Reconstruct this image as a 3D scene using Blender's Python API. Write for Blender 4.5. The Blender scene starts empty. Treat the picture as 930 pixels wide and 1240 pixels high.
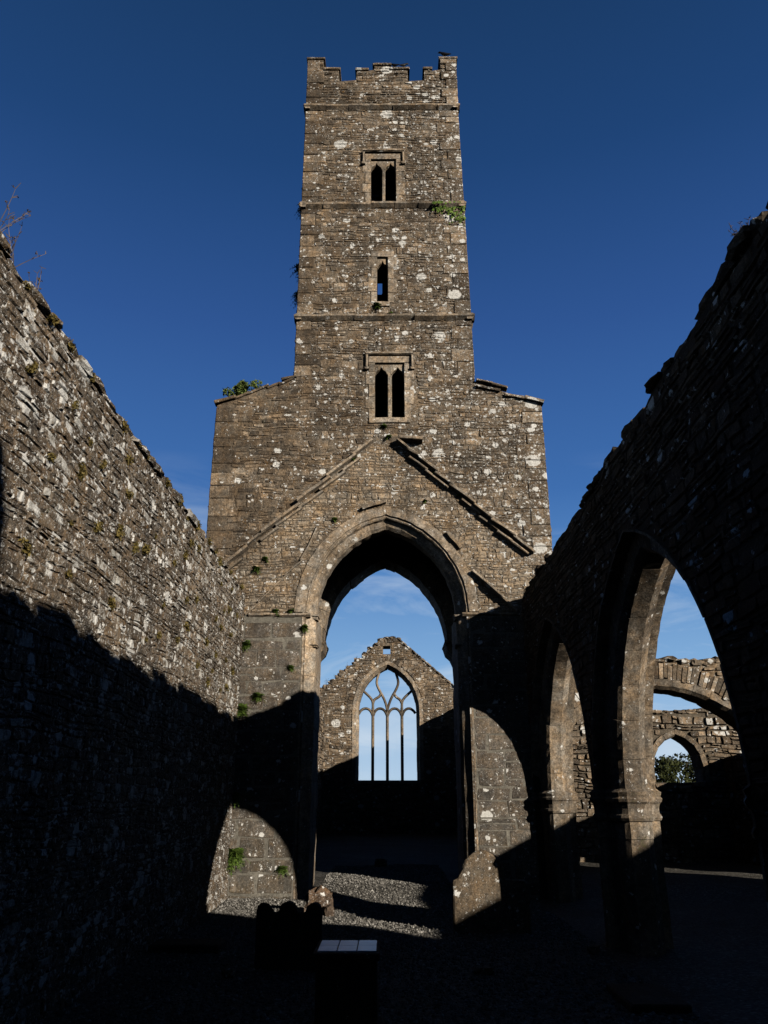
import bpy, math, random
import numpy as np
from mathutils import Vector, noise
from mathutils.geometry import tessellate_polygon

random.seed(11)
rng = np.random.default_rng(11)
SC = bpy.context.scene
COL = SC.collection
R = math.radians

# ------------------------------------------------------------------ materials
def new_mat(name):
    m = bpy.data.materials.new(name); m.use_nodes = True
    nt = m.node_tree; nt.nodes.clear()
    out = nt.nodes.new('ShaderNodeOutputMaterial'); b = nt.nodes.new('ShaderNodeBsdfPrincipled')
    nt.links.new(b.outputs[0], out.inputs[0])
    b.inputs['Roughness'].default_value = .92
    b.inputs['Specular IOR Level'].default_value = .2
    return m, nt, b

class NT:
    """tiny helper for node building"""
    def __init__(s, nt): s.nt = nt
    def n(s, t, **kw):
        nd = s.nt.nodes.new(t)
        for k, v in kw.items(): setattr(nd, k, v)
        return nd
    def put(s, sock, v):
        if hasattr(v, 'links') or isinstance(v, bpy.types.NodeSocket): s.nt.links.new(v, sock)
        else: sock.default_value = v
    def noise(s, vec, scale, detail=4, rough=.6, dist=0):
        nd = s.n('ShaderNodeTexNoise'); s.put(nd.inputs['Vector'], vec)
        nd.inputs['Scale'].default_value = scale; nd.inputs['Detail'].default_value = detail
        nd.inputs['Roughness'].default_value = rough; nd.inputs['Distortion'].default_value = dist
        return nd
    def vor(s, vec, scale, feature='F1'):
        nd = s.n('ShaderNodeTexVoronoi', feature=feature); s.put(nd.inputs['Vector'], vec)
        nd.inputs['Scale'].default_value = scale; return nd
    def math(s, op, a, b=0., c=0., clamp=False):
        nd = s.n('ShaderNodeMath', operation=op); nd.use_clamp = clamp
        s.put(nd.inputs[0], a); s.put(nd.inputs[1], b)
        if len(nd.inputs) > 2: s.put(nd.inputs[2], c)
        return nd.outputs[0]
    def rng(s, v, a, b, c=0., d=1.):
        nd = s.n('ShaderNodeMapRange'); nd.clamp = True
        s.put(nd.inputs[0], v)
        for i, x in enumerate((a, b, c, d)): s.put(nd.inputs[i+1], x)
        return nd.outputs[0]
    def mix(s, f, a, b, mode='MIX'):
        nd = s.n('ShaderNodeMix', data_type='RGBA', blend_type=mode)
        s.put(nd.inputs[0], f)
        for i, x in ((6, a), (7, b)):
            if isinstance(x, tuple): nd.inputs[i].default_value = (*x, 1) if len(x) == 3 else x
            else: s.nt.links.new(x, nd.inputs[i])
        return nd.outputs[2]
    def ramp(s, v, stops):
        nd = s.n('ShaderNodeValToRGB'); s.put(nd.inputs[0], v)
        el = nd.color_ramp.elements
        while len(el) < len(stops): el.new(.5)
        for e, (p, c) in zip(el, stops): e.position = p; e.color = (*c, 1)
        return nd.outputs[0]

def stone_mat(name, tones, white=.5, wscale=5.0, orange=.4, speck=.5, wside=0.0, streak=.3, bump=.55, foot_dark=0., base_area=0., pale=0.):
    m, nt, b = new_mat(name); N = NT(nt)
    tc = N.n('ShaderNodeTexCoord').outputs['Object']
    geo = N.n('ShaderNodeNewGeometry')
    isl = geo.outputs['Random Per Island']
    sep = N.n('ShaderNodeSeparateXYZ'); N.put(sep.inputs[0], tc)
    base = N.ramp(isl, [(0, tones[0]), (.3, tones[1]), (.62, tones[2]), (.86, tones[3]), (1, tones[4])])
    n1 = N.noise(tc, 9, 6, .7); n2 = N.noise(tc, 45, 4, .75); n3 = N.noise(tc, .9, 4, .6); n4 = N.noise(tc, 2.6, 5, .7)
    n5 = N.noise(tc, 24, 3, .7)
    f = N.math('MULTIPLY', N.rng(n1.outputs[0], .3, .7, .5, 1.55), N.rng(n2.outputs[0], .3, .7, .5, 1.55))
    f = N.math('MULTIPLY', f, N.rng(n5.outputs[0], .32, .68, .6, 1.5))
    f = N.math('MULTIPLY', f, N.rng(n3.outputs[0], .33, .67, .55, 1.35))
    fc = N.n('ShaderNodeCombineXYZ')
    for i in range(3): N.put(fc.inputs[i], f)
    col = N.mix(1., base, fc.outputs[0], 'MULTIPLY')
    # warm / cool drift between and within stones
    hue = N.noise(tc, 3.7, 4, .7)
    col = N.mix(N.rng(hue.outputs[0], .38, .66), col, N.mix(1., col, (1.24, 1.02, .78), 'MULTIPLY'))
    if pale:
        pm = N.math('MULTIPLY', N.rng(isl, 1-pale-.02, 1-pale+.02), N.rng(n1.outputs[0], .42, .54))
        col = N.mix(pm, col, (.55, .545, .51))
    # black algae stains, running down
    mp = N.n('ShaderNodeMapping'); mp.inputs['Scale'].default_value = (2.2, 2.2, .35); N.put(mp.inputs[0], tc)
    st = N.noise(mp.outputs[0], 1.3, 5, .65)
    col = N.mix(N.math('MULTIPLY', N.rng(st.outputs[0], .46, .66), streak), col, (.034, .030, .026))
    if foot_dark: # greenish-dark towards the foot
        z = N.rng(sep.outputs[2], 1.6, .0)
        col = N.mix(N.math('MULTIPLY', z, foot_dark), col, (.05, .05, .035))
    # warm ochre lichen
    oc = N.math('MULTIPLY', N.rng(N.noise(tc, 7, 6, .75).outputs[0], .56, .66), N.rng(n4.outputs[0], .45, .6))
    col = N.mix(N.math('MULTIPLY', oc, orange), col, (.23, .125, .035))
    # dark moss in hollows
    ms = N.math('MULTIPLY', N.rng(N.noise(tc, 13, 5, .7).outputs[0], .58, .66), N.rng(n3.outputs[0], .5, .62))
    col = N.mix(N.math('MULTIPLY', ms, .6), col, (.06, .065, .018))
    # white crust lichen: round blobs of many sizes with crumbly edges
    dn = N.noise(tc, 22, 4, .7)
    off = N.n('ShaderNodeVectorMath', operation='SCALE')
    sub = N.n('ShaderNodeVectorMath', operation='SUBTRACT'); N.put(sub.inputs[0], dn.outputs['Color']); sub.inputs[1].default_value = (.5, .5, .5)
    N.put(off.inputs[0], sub.outputs[0]); off.inputs['Scale'].default_value = .11
    ad = N.n('ShaderNodeVectorMath', operation='ADD'); N.put(ad.inputs[0], tc); N.put(ad.inputs[1], off.outputs[0])
    mpw = N.n('ShaderNodeMapping'); mpw.inputs['Scale'].default_value = (1, 1, 1.2); N.put(mpw.inputs[0], ad.outputs[0])
    area = N.math('ADD', N.rng(n4.outputs[0], .33, .62), N.math('MULTIPLY', N.math('ADD', sep.outputs[0], 0.2), wside))
    if base_area: area = N.math('ADD', area, base_area)
    masks = None
    for sc_, lo, k in ((wscale, .50, 1.), (wscale*2.3, .72, .95), (wscale*5.2, .72, .85), (wscale*.5, .26, .9)):
        v = N.vor(mpw.outputs[0], sc_)
        cr = N.n('ShaderNodeSeparateColor'); N.put(cr.inputs[0], v.outputs['Color'])
        sel = N.math('SUBTRACT', cr.outputs[0], N.math('SUBTRACT', 1., N.math('MULTIPLY', area, white*lo)))
        r = N.math('ADD', N.rng(sel, 0, .04, -.5, .0), N.math('MULTIPLY_ADD', N.math('POWER', cr.outputs[1], 1.6), .36, .09))
        d = N.math('SUBTRACT', r, v.outputs['Distance'])
        mk = N.math('MULTIPLY', N.rng(d, -.01, .03), k)
        masks = mk if masks is None else N.math('MAXIMUM', masks, mk)
    sp = N.math('MULTIPLY', N.rng(N.noise(tc, 60, 3, .8).outputs[0], .60, .66), N.math('MULTIPLY', N.rng(area, .2, .9), speck))
    masks = N.math('MAXIMUM', masks, sp)
    masks = N.math('MULTIPLY', masks, N.rng(n2.outputs[0], .3, .46, .4, 1.))
    wcol = N.ramp(n1.outputs[0], [(.28, (.48, .48, .45)), (.48, (.72, .72, .69)), (.72, (.86, .86, .84))])
    col = N.mix(masks, col, wcol)
    N.put(b.inputs['Base Color'], col)
    h = N.math('ADD', N.math('MULTIPLY', n1.outputs[0], 1.), N.math('MULTIPLY', n2.outputs[0], .45))
    h = N.math('ADD', h, N.math('MULTIPLY', masks, .10))
    bp = N.n('ShaderNodeBump'); bp.inputs['Strength'].default_value = bump; bp.inputs['Distance'].default_value = .05
    N.put(bp.inputs['Height'], h); N.put(b.inputs['Normal'], bp.outputs[0])
    return m

T_rub = [(.060, .050, .040), (.112, .094, .073), (.155, .131, .103), (.200, .168, .130), (.29, .25, .20)]
T_grey = [(.085, .078, .069), (.098, .09, .08), (.11, .101, .09), (.122, .112, .099), (.14, .13, .115)]
T_warm = [(.235, .21, .175), (.25, .222, .186), (.26, .232, .194), (.275, .245, .205), (.295, .262, .22)]
M_tower = stone_mat('tower_rubble', T_rub, white=.85, wscale=5.2, orange=.7, speck=.7, wside=.16, streak=.35, base_area=.06, bump=.7)
M_left = stone_mat('lichened_rubble', [(.085, .071, .056), (.105, .088, .069), (.125, .106, .083), (.15, .127, .10), (.19, .163, .13)], white=1.15, wscale=6.5, orange=.75, speck=1., streak=.5, base_area=.5, pale=.10, bump=.8)
M_dark = stone_mat('shade_darkened_rubble', [tuple(x*.42 for x in c) for c in T_rub], white=.5, wscale=3.0, orange=.3, speck=.3, streak=.5)  # rubble tones darkened: shade of the unlit walls put into the colour
M_ash = stone_mat('ashlar', T_grey, white=.45, wscale=8, orange=.35, speck=.6, streak=.5, bump=.4, foot_dark=.3)
M_dress = stone_mat('dressed_limestone', T_warm, white=.25, wscale=6, orange=.25, speck=.3, streak=.5, bump=.25)
M_arch = stone_mat('arcade_limestone', [(.085, .072, .057), (.165, .144, .117), (.195, .171, .14), (.23, .202, .165), (.27, .24, .2)], white=.22, wscale=6.5, orange=.25, speck=.35, streak=.7, bump=.35, foot_dark=.5)
M_east = stone_mat('gable_rubble', [tuple(x*1.08 for x in c) for c in T_rub], white=.72, wscale=3.4, orange=.45, speck=.5, streak=.3)
M_tomb = stone_mat('headstone_stone', [(.11,.095,.075)]*2+[(.13,.11,.085)]*3, white=.5, wscale=9, orange=.35, speck=.6, streak=.3)
M_tombdark = stone_mat('dark_slate', [(.035,.034,.033)]*5, white=.1, wscale=9, orange=.1, speck=.1, streak=.3)

def mortar_mat(name, c, k=1.):
    m, nt, b = new_mat(name); N = NT(nt)
    tc = N.n('ShaderNodeTexCoord').outputs['Object']
    n1 = N.noise(tc, 14, 6, .75); n2 = N.noise(tc, 1.6, 4, .6)
    v = N.rng(n1.outputs[0], .3, .7, .5, 1.35)
    col = N.mix(N.rng(n2.outputs[0], .35, .65), tuple(x*.55 for x in c), c)
    fc = N.n('ShaderNodeCombineXYZ')
    for i in range(3): N.put(fc.inputs[i], v)
    N.put(b.inputs['Base Color'], N.mix(1., col, fc.outputs[0], 'MULTIPLY'))
    bp = N.n('ShaderNodeBump'); bp.inputs['Strength'].default_value = .6; bp.inputs['Distance'].default_value = .06
    N.put(bp.inputs['Height'], n1.outputs[0]); N.put(b.inputs['Normal'], bp.outputs[0])
    return m
M_mort = mortar_mat('mortar', (.17, .142, .106))
M_mortl = mortar_mat('pale_mortar', (.24, .225, .19))

one = lambda c: [tuple(x*.8 for x in c), c, c, c, c]
M_tmort = stone_mat('tower_mortar', one((.118, .100, .078)), white=.85, wscale=5.2, orange=.7, speck=.7, wside=.16, streak=.35, base_area=.06)
M_lmort = stone_mat('left_wall_mortar', one((.115, .096, .076)), white=1.15, wscale=6.0, orange=.6, speck=1., streak=.5, base_area=.5)
M_emort = stone_mat('gable_mortar', one((.15, .125, .095)), white=.72, wscale=3.4, orange=.45, speck=.5, streak=.3)
M_dmort = mortar_mat('shade_darkened_mortar', (.045, .039, .032))  # arcade wall mortar, darkened in colour to deepen its shade

M_scar = stone_mat('scar_rubble', [(.20, .170, .132), (.23, .196, .152), (.25, .213, .166), (.27, .232, .182), (.31, .27, .215)], white=.35, wscale=7, orange=.9, speck=.5, streak=.3, bump=.6)

def leaf_mat(name, c1, c2):
    m, nt, b = new_mat(name); N = NT(nt)
    geo = N.n('ShaderNodeNewGeometry')
    N.put(b.inputs['Base Color'], N.ramp(geo.outputs['Random Per Island'], [(0, c1), (.6, c2), (1, tuple(x*1.35 for x in c2))]))
    b.inputs['Roughness'].default_value = .6
    try: b.inputs['Subsurface Weight'].default_value = 0
    except Exception: pass
    return m
M_fern = leaf_mat('fern_green', (.045, .085, .015), (.12, .19, .035))
M_bush = leaf_mat('bush_green', (.05, .08, .018), (.15, .20, .05))
M_tuft = leaf_mat('dry_moss', (.06, .05, .014), (.15, .115, .035))
M_weed = leaf_mat('dead_stalk', (.04, .03, .022), (.10, .075, .05))
M_ever = leaf_mat('tree_green', (.015, .022, .006), (.04, .048, .014))

def plain(name, c, rough=.8, var=.25, scale=12):
    m, nt, b = new_mat(name); N = NT(nt)
    tc = N.n('ShaderNodeTexCoord').outputs['Object']
    n1 = N.noise(tc, scale, 5, .65)
    v = N.rng(n1.outputs[0], .3, .7, 1-var, 1+var)
    fc = N.n('ShaderNodeCombineXYZ')
    for i in range(3): N.put(fc.inputs[i], v)
    N.put(b.inputs['Base Color'], N.mix(1., tuple(c), fc.outputs[0], 'MULTIPLY'))
    b.inputs['Roughness'].default_value = rough
    return m, b
M_bird, _ = plain('black_feathers', (.012, .012, .014), .5)
M_beak, _ = plain('beak_horn', (.05, .045, .03), .4)
M_tile, bt = plain('polished_sky_tint_tile', (.46, .60, .86), .32, .12, 5)  # blue of the reflected sky put into the tile colour
bt.inputs['Specular IOR Level'].default_value = .8
M_wood, _ = plain('weathered_bark', (.07, .055, .04), .9)

# ground
def ground_mat():
    m, nt, b = new_mat('gravel_ground'); N = NT(nt)
    tc = N.n('ShaderNodeTexCoord').outputs['Object']
    v = N.vor(tc, 38); v2 = N.vor(tc, 90)
    cr = N.n('ShaderNodeSeparateColor'); N.put(cr.inputs[0], v.outputs['Color'])
    col = N.ramp(cr.outputs[0], [(0, (.045, .042, .036)), (.5, (.10, .095, .082)), (.85, (.17, .16, .14)), (1, (.32, .31, .28))])
    n = N.noise(tc, .7, 5, .6)
    fc = N.n('ShaderNodeCombineXYZ'); f = N.rng(n.outputs[0], .35, .65, .6, 1.1)
    for i in range(3): N.put(fc.inputs[i], f)
    col = N.mix(1., col, fc.outputs[0], 'MULTIPLY')
    ln = N.n('ShaderNodeVectorMath', operation='LENGTH'); N.put(ln.inputs[0], tc)
    gf = N.rng(ln.outputs['Value'], 44, 55)
    gcol = N.mix(N.noise(tc, 3, 6, .7).outputs[0], (.02, .035, .01), (.05, .06, .02))
    col = N.mix(gf, col, gcol)
    N.put(b.inputs['Base Color'], col)
    h = N.math('SUBTRACT', 1., v.outputs['Distance'])
    h = N.math('ADD', h, N.math('MULTIPLY', v2.outputs['Distance'], -.4))
    bp = N.n('ShaderNodeBump'); bp.inputs['Strength'].default_value = .8; bp.inputs['Distance'].default_value = .03
    N.put(bp.inputs['Height'], h); N.put(b.inputs['Normal'], bp.outputs[0])
    return m
M_ground = ground_mat()
def pebble_mat():
    m, nt, b = new_mat('gravel_pebbles'); N = NT(nt)
    geo = N.n('ShaderNodeNewGeometry')
    N.put(b.inputs['Base Color'], N.ramp(geo.outputs['Random Per Island'], [(0, (.07, .067, .06)), (.5, (.16, .153, .138)), (.85, (.26, .25, .23)), (1, (.46, .45, .42))]))
    return m
M_peb = pebble_mat()

# ------------------------------------------------------------------ scene tree helpers
def tag(o, label=None, cat=None, group=None, kind=None):
    if label: o['label'] = label
    if cat: o['category'] = cat
    if group: o['group'] = group
    if kind: o['kind'] = kind
    return o
def thing(name, label, cat, loc=(0, 0, 0), group=None):
    o = bpy.data.objects.new(name, None); COL.objects.link(o); o.location = loc
    return tag(o, label, cat, group)

class MB:
    def __init__(s): s.v = []; s.f = []; s.m = []; s.n = 0
    def add(s, verts, faces, mi=0):
        verts = np.asarray(verts, float).reshape(-1, 3)
        s.v.append(verts); n = s.n
        s.f.extend([tuple(int(i)+n for i in f) for f in faces]); s.m.extend([mi]*len(faces)); s.n += len(verts)
    def grid(s, V, faces, mi=0):
        """V: (k, nv, 3) many copies of one topology"""
        k, nv, _ = V.shape
        s.v.append(V.reshape(-1, 3))
        F = (np.asarray(faces)[None] + (np.arange(k)*nv)[:, None, None] + s.n).reshape(-1, len(faces[0]))
        s.f.extend(map(tuple, F.tolist())); s.m.extend([mi]*len(F)); s.n += k*nv
    def build(s, name, mats, parent=None, smooth=False):
        me = bpy.data.meshes.new(name)
        V = np.concatenate(s.v) if s.v else np.zeros((0, 3))
        off = np.zeros(3); q = parent
        while q is not None: off = off+np.array(q.location); q = q.parent
        me.from_pydata((V-off).tolist(), [], s.f)
        if not isinstance(mats, (list, tuple)): mats = [mats]
        for m in mats: me.materials.append(m)
        if len(mats) > 1: me.polygons.foreach_set('material_index', np.array(s.m, dtype=np.int32))
        if smooth: me.polygons.foreach_set('use_smooth', np.ones(len(s.f), dtype=bool))
        me.update()
        o = bpy.data.objects.new(name, me); COL.objects.link(o)
        if parent: o.parent = parent
        return o

class Frame:
    """wall plane: P(u,v,d) = O + u*U + v*V + d*N (N points out of the visible face)"""
    def __init__(s, O, U, V, N): s.O, s.U, s.V, s.N = [np.array(x, float) for x in (O, U, V, N)]
    def P(s, a):
        a = np.asarray(a, float)
        return s.O + a[..., 0:1]*s.U + a[..., 1:2]*s.V + a[..., 2:3]*s.N

# ------------------------------------------------------------------ arches
class Arch:
    """two-centred pointed arch in (u,v): centre line uc, half width w, spring vs, rise h, foot v0"""
    def __init__(s, uc, w, vs, h, v0, taper=0.):
        s.taper = taper
        s.uc, s.w, s.vs, s.h, s.v0 = uc, w, vs, h, v0
        s.R = (h*h + w*w)/(2*w); s.c = s.R - w
    def half(s, side, a=0., n=20, jamb=True):
        """points with normals from the foot to the apex, side -1 left / +1 right"""
        pts = []
        r = s.R + a
        cx = s.uc - side*s.c
        if jamb: pts.append((s.uc + side*(s.w+a), s.v0))
        th = math.acos(min(1, s.c/r))
        for i in range(n+1):
            t = th*i/n
            r = s.R + a*(1-s.taper*t/th)
            pts.append((cx + side*r*math.cos(t), s.vs + r*math.sin(t)))
        return pts
    def loop(s, a=0., n=20):
        L = s.half(-1, a, n); Rr = s.half(1, a, n)
        return L + Rr[::-1][1:]
    def at(s, side, t, a):
        """arc-length like parameter: t<0 jamb (metres below spring), else angle*R"""
        cx = s.uc - side*s.c
        if t < 0: return (s.uc + side*(s.w+a), s.vs+t)
        th = t/s.R; r = s.R+a*(1-s.taper*min(1, th/math.acos(min(1, s.c/s.R))))
        u = cx + side*r*math.cos(th); v = s.vs + r*math.sin(th)
        if (u - s.uc)*side < 0:
            u = s.uc
            v = s.vs + math.sqrt(max(0, r*r - (s.uc-cx)**2))
        return (u, v)
    def arclen(s, a=0): return s.R*math.acos(min(1, s.c/(s.R+a)))

def inset_poly(prof, k):
    return prof

def ring(mb, F, arch, prof, blk=.34, jamb_blk=.36, gap=.008, do=('jamb', 'arc'), mi=0, jit=.006, v0=None, sides=(-1, 1), tlim=(0, 1)):
    """dressed blocks with cross-section prof [(a,b)...] (a outward from opening, b depth into wall) swept round the arch"""
    prof = np.array(prof); npf = len(prof)
    amax = prof[:, 0].max()
    for side in sides:
        segs = []
        if 'jamb' in do:
            t = (arch.v0 if v0 is None else v0) - arch.vs
            while t < -1e-3:
                L = min(jamb_blk*random.uniform(.75, 1.3), -t)
                if -t - L < .12: L = -t
                segs.append((t, t+L)); t += L
        if 'arc' in do:
            T = arch.arclen(amax)
            nb = max(2, round(T/blk)); ws = np.array([random.uniform(.85, 1.15) for _ in range(nb)]); cs = np.concatenate([[0], np.cumsum(ws)/ws.sum()*T])
            for i in range(nb):
                if cs[i] < tlim[0]*T-1e-6 or cs[i+1] > tlim[1]*T+1e-6: continue
                segs.append((cs[i], cs[i+1]))
        for (t0, t1) in segs:
            t0 += gap/2; t1 -= gap/2
            if t1 <= 0: ns = max(1, int((t1-t0)/.2))
            else: ns = max(2, int((t1-t0)/.1))
            ja, jb = random.gauss(0, jit), random.gauss(0, jit)
            rings = []
            for i in range(ns+1):
                t = t0+(t1-t0)*i/ns
                for (a, b) in prof:
                    # chip the stone edges a little
                    wob = .006*math.sin(t*23+a*31+b*17)+.004*math.sin(t*61+b*40)
                    e = -.006 if i in (0, ns) else 0
                    u, v = arch.at(side, t, a+ja+wob-e)
                    rings.append((u, v, -(b+jb)+ .3*wob))
            fs = []
            for i in range(ns):
                for j in range(npf):
                    j2 = (j+1) % npf
                    fs.append((i*npf+j, i*npf+j2, (i+1)*npf+j2, (i+1)*npf+j))
            fs.append(tuple(range(npf))); fs.append(tuple(ns*npf+j for j in range(npf))[::-1])
            mb.add(F.P(rings), fs, mi)

# ------------------------------------------------------------------ solid wall with holes
def prism(mb, F, outer, holes, d0, d1, mi=0):
    loops = [outer]+list(holes)
    vv = [[Vector((p[0], p[1], 0)) for p in L] for L in loops]
    tris = tessellate_polygon(vv)
    flat = [p for L in loops for p in L]; n = len(flat)
    A = [(p[0], p[1], d0) for p in flat] + [(p[0], p[1], d1) for p in flat]
    fs = []
    for t in tris: fs.append(tuple(t)); fs.append(tuple(i+n for i in reversed(t)))
    k = 0
    for L in loops:
        m = len(L)
        for i in range(m):
            j = (i+1) % m; fs.append((k+i, k+j, k+j+n, k+i+n))
        k += m
    mb.add(F.P(A), fs, mi)

def crossings(loops, v):
    xs = []
    for L in loops:
        for i in range(len(L)):
            (x0, y0), (x1, y1) = L[i], L[(i+1) % len(L)]
            if (y0 <= v < y1) or (y1 <= v < y0): xs.append(x0+(x1-x0)*(v-y0)/(y1-y0))
    xs.sort()
    return [(xs[i], xs[i+1]) for i in range(0, len(xs)-1, 2)]
def isect(A, B):
    out = []
    for a in A:
        for b in B:
            lo, hi = max(a[0], b[0]), min(a[1], b[1])
            if hi-lo > .03: out.append((lo, hi))
    return out

_T = np.array([0, .13, .5, .87, 1.0])
def rubble(mb, F, loops, v0, v1, hr=(.07, .17), wr=(.14, .45), relief=.03, gap=.012, mi=1, warp=.02, split=.25, tight=.0, back=-.035, drop=0.0, edge=.016):
    """coursed random rubble filling the even-odd region of loops"""
    rects = []
    v = v0
    while v < v1:
        h = random.uniform(*hr)*(1.55 if random.random() < .12 else 1)
        ivs = None
        for k in (.03, .5, .97):
            c = crossings(loops, v+h*k)
            ivs = c if ivs is None else isect(ivs, c)
        for (a, b) in ivs or []:
            u = a
            while u < b-.02:
                w = random.uniform(*wr)*(.7 if random.random() < .3 else 1)
                if b-(u+w) < wr[0]*.7: w = b-u
                if random.random() > drop:
                    if h > .11 and random.random() < split:
                        m = h*random.uniform(.35, .65)
                        rects.append((u, u+w, v, v+m)); rects.append((u, u+w, v+m, v+h))
                    else: rects.append((u, u+w, v, v+h))
                u += w
        v += h
    if not rects: return
    Rr = np.array(rects); k = len(Rr)
    g = gap*rng.uniform(.3, 1.1, (k, 4))
    u0 = Rr[:, 0]+g[:, 0]; u1 = Rr[:, 1]-g[:, 1]; w0 = Rr[:, 2]+g[:, 2]; w1 = Rr[:, 3]-g[:, 3]
    # corner jitter -> bilinear patch
    W = (u1-u0)[:, None]; H = (w1-w0)[:, None]
    ju = rng.normal(0, 1, (k, 4))*np.minimum(.022, W*.11); jv = rng.normal(0, 1, (k, 4))*np.minimum(.013, H*.12)
    s, t = np.meshgrid(_T, _T, indexing='ij'); s = s.ravel()[None]; t = t.ravel()[None]
    cu = np.stack([u0, u1, u1, u0], 1)+ju; cv = np.stack([w0, w0, w1, w1], 1)+jv
    bl = lambda c: c[:, 0:1]*(1-s)*(1-t)+c[:, 1:2]*s*(1-t)+c[:, 2:3]*s*t+c[:, 3:4]*(1-s)*t
    U = bl(cu); V = bl(cv)
    d = rng.uniform(.15, 1, (k, 1))**1.2*relief + rng.normal(0, relief*.18, (k, 4)) @ np.stack([(1-s[0])*(1-t[0]), s[0]*(1-t[0]), s[0]*t[0], (1-s[0])*t[0]]) + rng.normal(0, .0035, (k, 25))
    # fixed edge rounding (absolute size)
    ring_ = ((s == 0) | (s == 1) | (t == 0) | (t == 1))[0]
    inner = ~ring_
    ec = np.minimum(edge, np.minimum(W, H)*.22)
    for c0, c1, T_, A in ((0, 1, s, U),): pass
    # move the second ring to a constant bevel distance
    s2 = np.broadcast_to(s, (k, 25)).copy(); t2 = np.broadcast_to(t, (k, 25)).copy()
    eu = np.clip(ec/np.maximum(W, .02), .05, .4); ev = np.clip(ec/np.maximum(H, .02), .08, .4)
    s2 = np.where(np.isclose(s2, .13), eu, s2); s2 = np.where(np.isclose(s2, .87), 1-eu, s2)
    t2 = np.where(np.isclose(t2, .13), ev, t2); t2 = np.where(np.isclose(t2, .87), 1-ev, t2)
    bl2 = lambda c: c[:, 0:1]*(1-s2)*(1-t2)+c[:, 1:2]*s2*(1-t2)+c[:, 2:3]*s2*t2+c[:, 3:4]*(1-s2)*t2
    U = bl2(cu)+rng.normal(0, .003, (k, 25)); V = bl2(cv)+rng.normal(0, .003, (k, 25))
    corner = (((s == 0) | (s == 1)) & ((t == 0) | (t == 1)))[0]
    mu = U.mean(1, keepdims=True); mv = V.mean(1, keepdims=True)
    U = np.where(corner, U+(mu-U)*np.clip(.012/np.maximum(W, .05), 0, .2), U); V = np.where(corner, V+(mv-V)*.12, V)
    d = np.where(ring_, back, d)
    if warp:
        U0, V0 = U, V
        U = U0+warp*.8*np.sin(V0*2.7+U0*.9)+warp*.35*np.sin(V0*7.9-U0*2.1)
        V = V0+warp*1.1*np.sin(U0*1.35+V0*1.6)+warp*.7*np.sin(U0*3.7-V0*1.9+1)+warp*.45*np.sin(U0*8.3+V0*2.9)
    X = F.P(np.stack([U, V, d], 2))
    fs = [(i*5+j, (i+1)*5+j, (i+1)*5+j+1, i*5+j+1) for i in range(4) for j in range(4)]
    mb.grid(X, fs, mi)

def block(mb, F, u0, u1, v0, v1, d0, d1, mi=1, jit=.006, be=.012, rot=0.):
    """a squared block with worn edges: d1 = front, d0 = back"""
    n = [0, be, None, be, 1]
    us = [u0, u0+be, (u0+u1)/2, u1-be, u1]; vs = [v0, v0+be, (v0+v1)/2, v1-be, v1]; ds = [d0, d1-be, d1]
    P = []; fs = []
    for i, u in enumerate(us):
        for j, v in enumerate(vs):
            r = i in (0, 4) or j in (0, 4)
            P.append((u, v, d1-be if r else d1+random.gauss(0, jit*.4)))
    nb = len(P)
    fs += [(i*5+j, (i+1)*5+j, (i+1)*5+j+1, i*5+j+1) for i in range(4) for j in range(4)]
    rim = [0, 5, 10, 15, 20, 21, 22, 23, 24, 19, 14, 9, 4, 3, 2, 1]
    for q in rim: u, v, _ = P[q]; P.append((u, v, d0))
    for a in range(16): b_ = (a+1) % 16; fs.append((rim[a], nb+a, nb+b_, rim[b_]))
    fs.append(tuple(nb+a for a in range(16)))
    P = np.array(P)
    P[:, :2] += np.random.default_rng(random.randrange(1 << 30)).normal(0, jit*.5, (len(P), 2))
    if rot:
        c = np.array([(u0+u1)/2, (v0+v1)/2]); q = P[:, :2]-c
        P[:, 0] = c[0]+q[:, 0]*math.cos(rot)-q[:, 1]*math.sin(rot); P[:, 1] = c[1]+q[:, 0]*math.sin(rot)+q[:, 1]*math.cos(rot)
    mb.add(F.P(P), fs, mi)

def rock(mb, c, size, mi=0, rotz=0, tilt=0, rough=.12, n=3):
    """an irregular stone"""
    P = []; idx = {}; fs = []
    def vid(i, j, k):
        if (i, j, k) not in idx:
            p = np.array([i, j, k])/n*2-1
            sph = p/np.linalg.norm(p)
            q = p*.50+sph*.62
            q = q*(1+random.uniform(-rough, rough))
            idx[(i, j, k)] = len(P); P.append(q)
        return idx[(i, j, k)]
    for a in range(n):
        for b_ in range(n):
            for s_ in (0, n):
                fs.append((vid(s_, a, b_), vid(s_, a+1, b_), vid(s_, a+1, b_+1), vid(s_, a, b_+1)))
                fs.append((vid(a, s_, b_), vid(a+1, s_, b_), vid(a+1, s_, b_+1), vid(a, s_, b_+1)))
                fs.append((vid(a, b_, s_), vid(a+1, b_, s_), vid(a+1, b_+1, s_), vid(a, b_+1, s_)))
    P = np.array(P)*np.array(size)/2
    ct, st = math.cos(tilt), math.sin(tilt); P = P @ np.array([[ct, 0, st], [0, 1, 0], [-st, 0, ct]]).T
    cz, sz = math.cos(rotz), math.sin(rotz); P = P @ np.array([[cz, -sz, 0], [sz, cz, 0], [0, 0, 1]]).T
    mb.add(P+np.array(c), fs, mi)

def arect(u0, v0, u1, v1): return [(u0, v0), (u1, v0), (u1, v1), (u0, v1)]

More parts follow.
